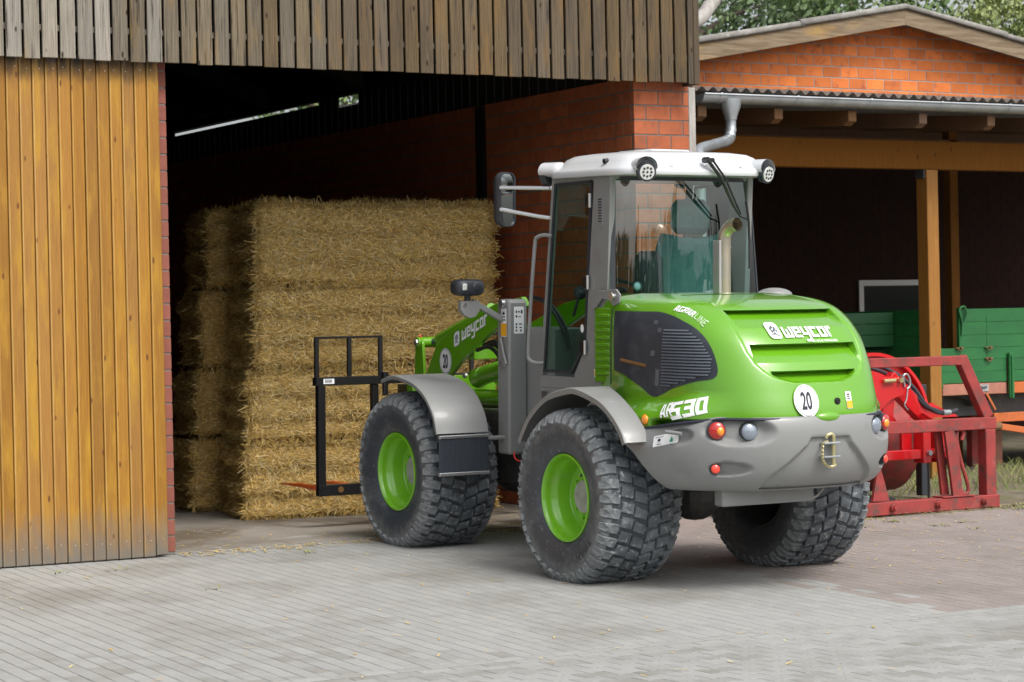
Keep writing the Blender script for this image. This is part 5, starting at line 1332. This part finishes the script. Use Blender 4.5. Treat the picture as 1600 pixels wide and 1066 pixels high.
# ---- front frame: tower, lift arm, cylinders, hoses
tw = MB(); tw.prism([(1.655, .73), (1.655, 1.885), (1.675, 1.915), (1.80, 1.915), (1.83, 1.88), (1.83, .73)], lambda y, z: (-.545, y, z), lambda y, z: (-.378, y, z))
tw.prism([(1.655, .73), (1.655, 1.885), (1.675, 1.915), (1.80, 1.915), (1.83, 1.88), (1.83, .73)], lambda y, z: (.378, y, z), lambda y, z: (.545, y, z)); tw.box((-.378, 1.70, .75), (.378, 1.82, 1.30))
two = bevel(tw.build('lift_tower', M['grey'], ld, smooth=30), .02, 3)
MB().cbox((-.377, 1.28, .78), (-.10, 1.70, 1.70), .01).build('front_body_panel', M['grey'], ld)
sticker(lambda u, v, d: Vector((-.455 + u, 1.6535 - d, 1.755 + v)), .088, .205, two, sc_parts([('sticker_mark', 'ink', [rc(-.36, .28, -.2, .38), rc(-.36, .10, -.2, .2), rc(-.36, -.2, -.2, -.12), rc(-.36, -.32, -.2, -.24), rc(-.36, -.45, -.2, -.37), rc(.2, .26, .38, .4), rc(-.1, .3, .1, .36), rc(-.1, .12, .25, .15), rc(.0, -.18, .3, -.13), rc(.05, -.32, .3, -.27), rc(.1, -.45, .3, -.38)])], .088, .205))
sticker(lambda u, v, d: Vector((-.547 - d, 1.725 - u, 1.735 + v)), .085, .215, two, sc_parts(warn, .085, .215))
for z, r_ in ((1.88, .030), (1.42, .028)): k_ = MB(); k_.cyl((-.540, 1.73, z), (-.572, 1.73, z), r_, n=14); obj('tower_pin', k_.mesh('tower_pin', M['alu'], 40), two)
MB().tube([(-.56, 1.75, 1.62), (-.565, 1.70, 1.50), (-.565, 1.66, 1.42)], .010, 8).build('grease_line', M['grey'], two)
arm = MB(); ap = [(1.72, 1.86), (1.80, 1.93), (2.22, 1.865), (2.93, 1.63), (3.09, 1.565), (3.16, 1.50), (3.36, 1.22), (3.20, 1.12), (2.98, 1.18), (2.92, 1.28), (2.75, 1.40), (2.23, 1.66)]
for x0, x1 in ((-.345, -.300), (.300, .345)): plate(arm, ap, x0, x1)
arm.box((-.30, 2.60, 1.42), (.30, 2.80, 1.55))
ao = bevel(arm.build('lift_arm', M['green'], ld), .006)
ma, wma = word('weycor', .13)
def on_arm(u, v, d=0): c_, s_ = cos(R(161.5)), sin(R(161.5)); return Vector((-.348 - d, 2.70 + u * c_ - v * s_ * -0.0, 1.585 - u * c_ * .335 + v)) if False else Vector((-.348 - d, 2.72 - u * .945 + v * .0, 1.565 + u * .335 + v))
flat(ma, lambda u, v: on_arm(u * .075, v * .085), 'maker_lettering', M['decal'], ao)
icon(lambda u, v, d: on_arm(-.085 + u * .095, .045 + v * .115, d), 'leaf_emblem', ao)
oval_sign(lambda u, v, d: Vector((-.348 - d, 2.985 - u * .098, 1.395 + v * .105)), ao)
tl = MB(); plate(tl, [(3.53, 1.10), (3.50, 1.54), (3.47, 1.575), (3.42, 1.575), (3.38, 1.53), (3.36, 1.30), (3.40, 1.12)], -.345, -.320); plate(tl, [(3.53, 1.10), (3.50, 1.54), (3.47, 1.575), (3.42, 1.575), (3.38, 1.53), (3.36, 1.30), (3.40, 1.12)], -.12, -.10); tl.cyl((-.36, 3.45, 1.535), (-.08, 3.45, 1.535), .045, n=16); tl.box((-.4, 3.45, .55), (.4, 3.55, 1.25)); tl.box((-.32, 3.50, 1.0), (.32, 3.60, 1.15))
tlo = bevel(tl.build('quick_coupler', M['green'], ld, smooth=30), .005); k_ = MB(); k_.cyl((-.36, 3.45, 1.535), (-.375, 3.45, 1.535), .028, n=6); obj('pin_bolt', k_.mesh('pin_bolt', M['alu']), tlo); k_ = MB(); k_.ell((-.33, 3.44, 1.585), (.010, .010, .014), 8, 6); obj('grease_cap', k_.mesh('grease_cap', M['redlens2']), tlo)
tc_ = MB(); tc_.cyl((-.22, 3.30, 1.56), (-.22, 2.45, 1.82), .055, n=18); tco = tc_.build('tilt_cylinder', M['green'], ld, smooth=40); k_ = MB(); k_.cyl((-.22, 3.45, 1.535), (-.22, 3.28, 1.565), .026, n=14); obj('piston_rod', k_.mesh('piston_rod', M['slat'], 40), tco)
lc = MB(); lc.cyl((-.20, 2.66, 1.28), (-.20, 1.98, 1.42), .075, n=20); lc.cyl((-.20, 2.72, 1.265), (-.20, 2.62, 1.288), .085, .078, n=20); lco = lc.build('lift_cylinder', M['green'], ld, smooth=40); k_ = MB(); k_.cyl((-.33, 2.72, 1.29), (-.31, 2.72, 1.29), .025, n=10); obj('pin_bolt', k_.mesh('pin_bolt', M['alu']), lco)
lt_ = MB(); lt_.cyl((-.25, 2.75, 1.10), (-.25, 1.85, 1.13), .075, n=20); lt_.build('lower_tube', M['green'], ld, smooth=40)
MB().cbox((-.30, 1.86, 1.20), (-.10, 2.20, 1.30), .01).build('valve_block', M['black'], ld)
for k, (dx_, dy_) in enumerate(((0, 0), (.02, .05), (.05, .02))):
    MB().tube(spline([(-.36 + dx_, 2.45 - dy_, 1.50 + .02 * k), (-.37 + dx_, 2.25 - dy_, 1.53 + .02 * k), (-.39 + dx_, 2.06 - dy_, 1.46), (-.40 + dx_, 1.98 - dy_, 1.30), (-.40 + dx_, 1.99 - dy_, 1.12), (-.38 + dx_, 2.08 - dy_, .98), (-.25 + dx_, 2.2, .9)], 6), .017, 8).build('hydraulic_hose', M['black'], ld, smooth=60)
for k in range(2): MB().tube(spline([(-.36 + .03 * k, 1.66, 1.93), (-.33 + .03 * k, 1.45, 1.88), (-.30 + .03 * k, 1.28, 1.70), (-.28, 1.20, 1.55)], 6), .014, 8).build('hydraulic_hose', M['black'], ld, smooth=60)
MB().tube(spline([(-.50, 1.66, .75), (-.52, 1.60, .70), (-.50, 1.48, .69), (-.45, 1.42, .72)], 5), .006, 6).build('red_wire', M['redlens2'], ld, smooth=60)
# front headlamp on its bracket
hl = MB(); HLc = Vector((-.845, 1.76, 2.005))
for (sx_, sy_, sz_, ox, oy) in ((.125, .085, .064, 0, 0),):
    n1, n2 = 24, 12; vs = []
    for j in range(n2 + 1):
        b = pi * j / n2
        for i in range(n1):
            a = 2 * pi * i / n1; e = .55; f_ = lambda q: math.copysign(abs(q) ** e, q); vs.append(HLc + Vector((f_(cos(a)) * f_(sin(b)) * sx_, f_(sin(a)) * f_(sin(b)) * sy_, f_(cos(b)) * sz_)))
    hl.add(vs, [(j * n1 + i, j * n1 + (i + 1) % n1, (j + 1) * n1 + (i + 1) % n1, (j + 1) * n1 + i) for j in range(n2) for i in range(n1)])
hl.cyl((-.845, 1.76, 1.95), (-.845, 1.76, 1.90), .024, n=12); hlo = hl.build('headlamp', M['plastic'], ld, smooth=60)
k_ = MB(); k_.cbox((-.935, 1.668, 1.985), (-.895, 1.680, 2.035), .006); obj('lamp_lens', k_.mesh('lamp_lens', M['ledlens']), hlo)
k_ = MB(); k_.ell((-.80, 1.69, 2.01), (.062, .022, .045), 18, 10); obj('lamp_boss', k_.mesh('lamp_boss', M['plastic'], 60), hlo)
bk_ = MB(); bk_.prism([(-.92, 1.905), (-.76, 1.905), (-.755, 1.83), (-.79, 1.785), (-.84, 1.775), (-.89, 1.80), (-.92, 1.84)], lambda x, z: (x, 1.73, z), lambda x, z: (x, 1.775, z)); bk_.cbox((-.02, -.022, -.022), (.32, .022, .022), .004, Matrix.Translation((-.79, 1.76, 1.89)) @ Matrix.Rotation(R(28), 4, 'Y'))
bko = bevel(bk_.build('headlamp_bracket', M['grey'], ld), .004); k_ = MB(); k_.cyl((-.885, 1.732, 1.875), (-.885, 1.722, 1.875), .014, n=12); obj('bracket_bolt', k_.mesh('bracket_bolt', M['alu']), bko)

# ------------------------------------------------------------------ bale fork on the loader
fk = thing('bale_fork', 'black bale fork with orange tines carried in front of the loader', 'bale fork', ld.location); fk.rotation_euler = ld.rotation_euler
fy = 3.90
def bar(a, b, nm_, mt='black', ch=.004): return MB().cbox(a, b, ch).build(nm_, M[mt], fk)
cb = bar((-1.065, fy, 1.175), (1.065, fy + .075, 1.245), 'cross_beam')
MB().add([(-1.0, fy - .003, 1.19), (-.90, fy - .003, 1.19), (-.90, fy - .003, 1.232), (-1.0, fy - .003, 1.232)], [(0, 1, 2, 3)]).build('label_plate', M['decal'], cb)
lp_ = MB()
for k in range(6): lp_.add([(-.985 + .011 * k, fy - .0045, 1.20), (-.978 + .011 * k, fy - .0045, 1.20), (-.978 + .011 * k, fy - .0045, 1.225), (-.985 + .011 * k, fy - .0045, 1.225)], [(0, 1, 2, 3)])
obj('plate_print', lp_.mesh('plate_print', M['slat']), cb)
for x in (-1.035, .985): bar((x - .010, fy + .004, .27), (x + .058, fy + .066, 1.173), 'upright')
for x in (-.53, .44): bar((x, fy + .010, .27), (x + .055, fy + .070, 1.173), 'upright')
bar((-1.045, fy + .002, .252), (1.045, fy + .072, .345), 'lower_beam')
bo = MB(); bo.cyl((-.845, fy + .001, .302), (-.845, fy - .006, .302), .026, n=18); bo.build('beam_hole', M['copper'], fk)
for sgn in (-1, 1):
    for x in (1.045, .74, .445): xx = sgn * x; MB().cbox((xx - .018, fy + .02, 1.246), (xx + .018, fy + .05, 1.565), .003).build('guard_bar', M['black'], fk)
    a, b = sorted((sgn * 1.063, sgn * .427)); bar((a, fy + .018, 1.566), (b, fy + .052, 1.584), 'guard_rail')
    cc = MB(); cc.cyl((sgn * .425, fy - .012, 1.08), (sgn * .425, fy - .012, 1.275), .026, n=12); cc.build('pin_sleeve', M['black'], fk, smooth=40)
for x in (-1.03, -.70, -.25, .25, .70, 1.03): tt = MB(); tt.tube([(x, fy + .07, .318), (x, fy + .40, .318), (x, fy + .78, .300)], [.024, .019, .004], 10); tt.build('tine', M['tine'], fk, smooth=50)
pk = MB(); pk.box((-.30, 3.62, .50), (-.22, fy, 1.17)); pk.box((.22, 3.62, .50), (.30, fy, 1.17)); pk.build('coupler_plate', M['black'], fk)
# ------------------------------------------------------------------ faded red steel frame
def beam(mb, a, b, w_, d_, ch=.006):
    """square bar between two points in the x-z plane: w_ across, d_ along y"""
    a = Vector(a); b = Vector(b); L_ = (b - a).length; Mx = Matrix.Translation(a) @ (b - a).to_track_quat('Z', 'Y').to_matrix().to_4x4()
    dv = (b - a).normalized(); yv = Vector((0, 1, 0)); xv = yv.cross(dv).normalized(); yv = dv.cross(xv)
    Mx = Matrix(((xv.x, yv.x, dv.x, a.x), (xv.y, yv.y, dv.y, a.y), (xv.z, yv.z, dv.z, a.z), (0, 0, 0, 1)))
    mb.cbox((-w_ / 2, -d_ / 2, 0), (w_ / 2, d_ / 2, L_), ch, Mx); return mb
FB = Vector((2.5, -.78, 0))
rfm = thing('lifting_frame', 'faded red welded steel frame standing on the paving right of the loader', 'steel frame', FB)
def fr_part(nm_, mb, mt='fred', par=None): o = mb.build(nm_, M[mt], par or rfm); 
def addp(nm_, mb, mt='fred'): o = mb.build(nm_, M[mt], rfm); own(o, FB); return o
fz = .012
addp('top_bar', beam(MB(), (.9, -.76, 1.318), (2.885, -.76, 1.318), .082, .09))
addp('sloping_bar', beam(MB(), (2.862, -.76, 1.345), (3.155, -.76, .805), .105, .086))
addp('cross_bar', beam(MB(), (.9, -.775, .757), (3.215, -.775, .757), .105, .11))
addp('upright', beam(MB(), (3.135, -.78, .118), (3.135, -.78, .703), .115, .116))
bb = addp('bottom_bar', beam(MB(), (.9, -.785, .070), (3.215, -.785, .070), .112, .13))
for x in (2.0, 2.50, 3.02):
    k_ = MB(); k_.cyl((x, -.851, .075), (x, -.885, .075), .034, .028, n=10); k_.cyl((x, -.884, .075), (x, -.905, .075), .018, n=8); o = k_.build('tine_socket', M['fred'], bb)
hk = MB(); plate2 = [(2.62, .700), (2.72, .715), (2.765, .60), (2.80, .20), (2.84, .14), (2.70, .14), (2.68, .3)]
hk.prism(plate2, lambda x, z: (x, -.83, z), lambda x, z: (x, -.80, z)); addp('hook_plate', hk)
hk = MB(); hk.prism([(2.585, .70), (2.66, .70), (2.73, .145), (2.65, .145)], lambda x, z: (x, -.74, z), lambda x, z: (x, -.71, z)); addp('hook_plate', hk)
hk = MB(); hk.tube(spline([(2.84, -.79, .62), (2.86, -.79, .68), (2.83, -.79, .715), (2.79, -.79, .70), (2.785, -.79, .60), (2.83, -.79, .42), (2.90, -.79, .22), (2.89, -.79, .15), (2.83, -.79, .15)], 5), .018, 8); addp('hook', hk)
MB_ = MB().cbox((2.56, -.86, .128), (2.92, -.70, .140), .003); addp('base_plate', MB_)
lf = MB(); lf.prism([(1.80, .14), (1.98, .14), (1.90, .40), (1.86, .40)], lambda x, z: (x, -.84, z), lambda x, z: (x, -.81, z)); addp('lug', lf)
# ------------------------------------------------------------------ bright red implement behind the frame
RB = Vector((2.6, .2, 0))
rm = thing('red_implement', 'bright red farm implement with curved guard and black hoses behind the faded frame', 'farm machine', RB)
def addr(nm_, mb, mt='red', sm_=None, par=None): o = mb.build(nm_, M[mt], par or rm, smooth=sm_); own(o, RB) if par is None else None; return o
def ring(cx_, cz, r0, r1, a0, a1, y0, y1, n=24):
    mb = MB(); P = [(cx_ + r1 * cos(R(a0 + (a1 - a0) * k / n)), cz + r1 * sin(R(a0 + (a1 - a0) * k / n))) for k in range(n + 1)]; Q = [(cx_ + r0 * cos(R(a0 + (a1 - a0) * k / n)), cz + r0 * sin(R(a0 + (a1 - a0) * k / n))) for k in range(n + 1)]
    vs = [(x, y, z) for y in (y0, y1) for L_ in (P, Q) for x, z in L_]; m_ = n + 1
    mb.add(vs, [(k, k + 1, m_ + k + 1, m_ + k) for k in range(n)] + [(2 * m_ + k, 2 * m_ + k + 1, 3 * m_ + k + 1, 3 * m_ + k) for k in range(n)] + [(k, k + 1, 2 * m_ + k + 1, 2 * m_ + k) for k in range(n)] + [(m_ + k, m_ + k + 1, 3 * m_ + k + 1, 3 * m_ + k) for k in range(n)] + [(0, m_, 3 * m_, 2 * m_), (n, m_ + n, 3 * m_ + n, 2 * m_ + n)])
    return mb

addr('guard', ring(2.72, .73, .20, .635, -8, 172, .32, .345)); addr('guard_rim', ring(2.72, .73, .63, .66, -10, 175, .26, .40))
addr('inner_guard', ring(2.55, .74, .30, .60, 15, 165, .62, .65))
dr = MB(); dr.cyl((1.2, .55, .56), (3.1, .55, .56), .46, n=32); addr('drum', dr, 'fred', 40)
addr('lower_bar', beam(MB(), (1.4, -.40, .49), (3.07, -.40, .49), .085, .09))
for x0, x1 in ((2.675, 2.765), (2.835, 2.905)): addr('lug', MB().cbox((x0, -.47, .41), (x1, -.33, .70), .005))
addr('frame_plate', MB().cbox((2.55, -.33, .50), (2.665, -.29, .72), .005)); addr('frame_plate', MB().cbox((2.91, -.33, .535), (3.10, -.29, .72), .005))
for x, z, r_, mt in ((2.735, .50, .024, 'zinc'), (2.815, .50, .03, 'brass'), (2.875, .51, .018, 'zinc')): addr('bolt', MB().cyl((x, -.465, z), (x, -.50, z), r_, n=8), mt)
addr('diagonal_arm', beam(MB(), (2.48, -.22, 1.17), (2.92, -.22, .79), .15, .10)); addr('diagonal_arm', beam(MB(), (2.36, -.12, 1.02), (2.62, -.12, .74), .09, .07))
addr('rib', beam(MB(), (2.80, -.31, .845), (2.93, -.31, .775), .022, .05)); 
addr('top_plate', MB().prism([(2.86, .79), (3.40, .79), (3.36, .815), (3.22, .865), (3.10, .925), (2.95, .88)], lambda x, z: (x, -.10, z), lambda x, z: (x, -.04, z)))
bk_ = MB(); bp_ = [(2.05, .88), (2.05, 1.195), (2.55, 1.18), (2.585, 1.12), (2.57, 1.02), (2.43, .985), (2.31, .89)]
for y0 in (-.34, -.22): bk_.prism(bp_, lambda x, z: (x, y0, z), lambda x, z: (x, y0 + .035, z))
bk_.prism([(2.35, .72), (2.47, .72), (2.50, 1.0), (2.37, .98)], lambda x, z: (x, -.30, z), lambda x, z: (x, -.22, z)); bko = addr('hitch_bracket', bk_)
pn = MB(); pn.cyl((2.33, -.36, 1.145), (2.46, -.36, 1.148), .020, n=12); pn.cyl((2.52, -.33, 1.15), (2.52, -.38, 1.15), .024, n=10); pn.build('hitch_pin', M['brass'], bko)
lp = MB(); lp.tube(spline([(2.575, -.35, 1.09), (2.56, -.35, 1.18), (2.60, -.35, 1.20), (2.635, -.35, 1.15), (2.63, -.35, 1.09), (2.60, -.35, 1.07)], 5), .011, 8); lp.tube(spline([(2.60, -.36, 1.07), (2.585, -.36, .98), (2.56, -.36, .93), (2.60, -.36, .885)], 5), .008, 6); lp.build('chain', M['zinc'], bko, smooth=60)
for k in range(2): addr('hydraulic_hose', MB().tube(spline([(2.0, -.12, 1.36 - .04 * k), (2.39, -.16, 1.29 - .04 * k), (2.60, -.18, 1.21 - .05 * k), (2.76, -.24, 1.08 - .05 * k), (2.86, -.28, .93 - .02 * k), (3.0, -.26, .85 + .015 * k), (3.16, -.22, .835), (3.30, -.20, .845 + .012 * k)], 6), .019, 8), 'plastic', 60)
addr('fitting', MB().cyl((3.10, -.235, .838), (3.20, -.215, .838), .027, n=10), 'zinc', 40)
addr('stand_leg', MB().cyl((2.77, -.42, .05), (2.77, -.42, .42), .011, n=8), 'dgrey'); addr('grey_strut', beam(MB(), (2.50, -.05, .76), (2.44, -.05, 1.10), .08, .08), 'slat'); addr('black_post', beam(MB(), (3.33, .34, .05), (3.33, .34, 1.08), .08, .09), 'plastic')
addr('skid', MB().cbox((1.5, .2, .02), (2.9, .7, .06), .005), 'dgrey')
# ------------------------------------------------------------------ green trailer under the carport
TB = Vector((7.5, 2.8, 0))
tr = thing('farm_trailer', 'old green dropside farm trailer with salmon chassis parked under the carport', 'trailer', TB)
def addt(nm_, mb, mt='tgreen', sm_=None, par=None):
    o = mb.build(nm_, M[mt], par or tr, smooth=sm_); own(o, TB) if par is None else None; return o
ty_ = 2.80
zb = [(.985, 1.1065), (1.108, 1.2365), (1.238, 1.3635), (1.365, 1.5015), (1.503, 1.6415), (1.643, 1.785)]
for i, (z0, z1) in enumerate(zb):
    x0 = 5.66 if z0 < 1.36 else 5.98
    addt('side_board', MB().cbox((x0, ty_ + rng.uniform(0, .003), z0), (6.60 if z1 < 1.3 else 9.6, ty_ + .035, z1), .0025))
    if z1 < 1.3: addt('side_board', MB().cbox((6.68, ty_ + rng.uniform(0, .003), z0), (9.6, ty_ + .035, z1), .004))
for i, (z0, z1) in enumerate(zb): addt('front_board', MB().cbox((5.67, ty_ + .04, z0), (5.705, 5.0, z1 - .002), .004))
addt('corner_post', MB().cbox((5.635, ty_ - .02, .94), (5.69, ty_ + .04, 1.37), .006)); addt('latch_post', MB().cbox((5.93, ty_ - .012, 1.36), (5.975, ty_ + .036, 1.80), .005))
addt('side_post', MB().cbox((6.606, ty_ - .045, .80), (6.674, ty_ - .005, 1.30), .008)); addt('post_rib', MB().cbox((6.625, ty_ - .06, .80), (6.655, ty_ - .046, 1.27), .004))
for x, z in ((5.93, 1.365), (6.34, 1.365), (6.34, 1.245)):
    l_ = MB(); l_.cbox((x - .055, ty_ - .022, z - .008), (x + .055, ty_ - .004, z + .008), .003); l_.tube(spline([(x - .045, ty_ - .025, z), (x - .01, ty_ - .03, z - .03), (x + .045, ty_ - .025, z)], 5), .007, 6); l_.cyl((x + .01, ty_ - .005, z), (x + .01, ty_ - .04, z), .013, n=8); addt('latch', l_, 'rust', 50)
l_ = MB(); l_.tube(spline([(5.955, ty_ - .02, 1.50), (5.955, ty_ - .03, 1.64), (5.92, ty_ - .03, 1.76), (5.95, ty_ - .03, 1.805), (6.0, ty_ - .03, 1.80), (6.02, ty_ - .03, 1.72), (5.965, ty_ - .025, 1.60)], 6), .013, 8); addt('lever_latch', l_, 'tgreen', 50)
addt('hinge_strip', MB().cbox((6.325, ty_ - .004, 1.26), (6.34, ty_ - .001, 1.70), .001))
addt('chassis_beam', MB().cbox((5.70, ty_ + .005, .855), (6.60, ty_ + .09, .978), .006), 'salmon'); addt('chassis_beam', MB().cbox((6.68, ty_ + .005, .855), (9.6, ty_ + .09, .978), .006), 'corange')
pl_ = addt('maker_plate', MB().cbox((6.19, ty_ - .004, .885), (6.34, ty_ + .006, .965), .003), 'alu')
mk = MB(); 
for (a, b, c_, d) in ((-.05, -.02, -.01, .02), (-.02, -.015, .02, .01), (.01, -.005, .05, .02)): mk.add([(6.265 + a, ty_ - .0058, .925 + b), (6.265 + c_, ty_ - .0058, .925 + b), (6.265 + c_, ty_ - .0058, .925 + d), (6.265 + a, ty_ - .0058, .925 + d)], [(0, 1, 2, 3)])
mk.build('plate_print', M['slat'], pl_)
addt('mudguard', MB().grid(lambda u, v: (6.0 + .45 * u, ty_ + .10 + .3 * v, .84 - .10 * sin(pi * u) * (1 if u > .5 else .4) - .03 * u), 10, 3), 'dgrey', 50)
addt('brace', beam(MB(), (6.30, ty_ - .01, .86), (6.42, ty_ - .01, .68), .03, .02), 'corange')
addt('underframe', MB().box((5.9, ty_ + .25, .62), (9.6, ty_ + 1.8, .85)), 'dgrey'); addt('cross_member', MB().cbox((6.50, ty_ + .10, .54), (9.6, ty_ + .20, .64), .006), 'corange'); addt('drawbar', beam(MB(), (6.48, ty_ + .02, .50), (7.6, ty_ - .1, .32), .07, .07), 'corange'); addt('drawbar_knuckle', MB().cyl((6.30, ty_ + .02, .50), (6.50, ty_ + .02, .50), .05, n=14), 'rust', 40)
for x in (8.1, 9.3):
    t_ = MB(); t_.lathe([(-.12, .24), (-.13, .30), (-.12, .40), (-.09, .44), (.09, .44), (.12, .40), (.13, .30), (.12, .24)], 32, Matrix.Translation((x, ty_ + .30, .44)) @ Matrix.Rotation(pi / 2, 4, 'Z')); t_o = addt('wheel', t_, 'tyre_plain', 40)
    d_ = MB(); d_.cyl((x, ty_ + .20, .44), (x, ty_ + .36, .44), .24, n=24); d_.build('rim', M['corange'], t_o, smooth=40)
addt('stand', beam(MB(), (6.62, ty_ + .6, .0), (6.62, ty_ + .6, .64), .10, .10), 'fred'); addt('stand', beam(MB(), (7.05, ty_ + .7, .0), (7.05, ty_ + .7, .64), .10, .10), 'salmon')
# a second trailer deeper in the shade, that shade put into its green
T2 = Vector((5.5, 3.6, 0)); t2 = thing('farm_trailer', 'green trailer deep in the shade left of the carport post, shade put into its colour', 'trailer', T2)
for (z0, z1) in ((1.39, 1.52), (1.523, 1.64), (1.643, 1.765)): o = MB().cbox((3.2, 3.55, z0), (5.655, 3.585, z1), .004).build('side_board', M['trailer_shade'], t2); own(o, T2)
for (z0, z1) in ((1.0, 1.12), (1.123, 1.24), (1.243, 1.36)): o = MB().cbox((3.2, 3.68, z0), (5.655, 3.715, z1), .004).build('lower_board', M['trailer_shade'], t2); own(o, T2)
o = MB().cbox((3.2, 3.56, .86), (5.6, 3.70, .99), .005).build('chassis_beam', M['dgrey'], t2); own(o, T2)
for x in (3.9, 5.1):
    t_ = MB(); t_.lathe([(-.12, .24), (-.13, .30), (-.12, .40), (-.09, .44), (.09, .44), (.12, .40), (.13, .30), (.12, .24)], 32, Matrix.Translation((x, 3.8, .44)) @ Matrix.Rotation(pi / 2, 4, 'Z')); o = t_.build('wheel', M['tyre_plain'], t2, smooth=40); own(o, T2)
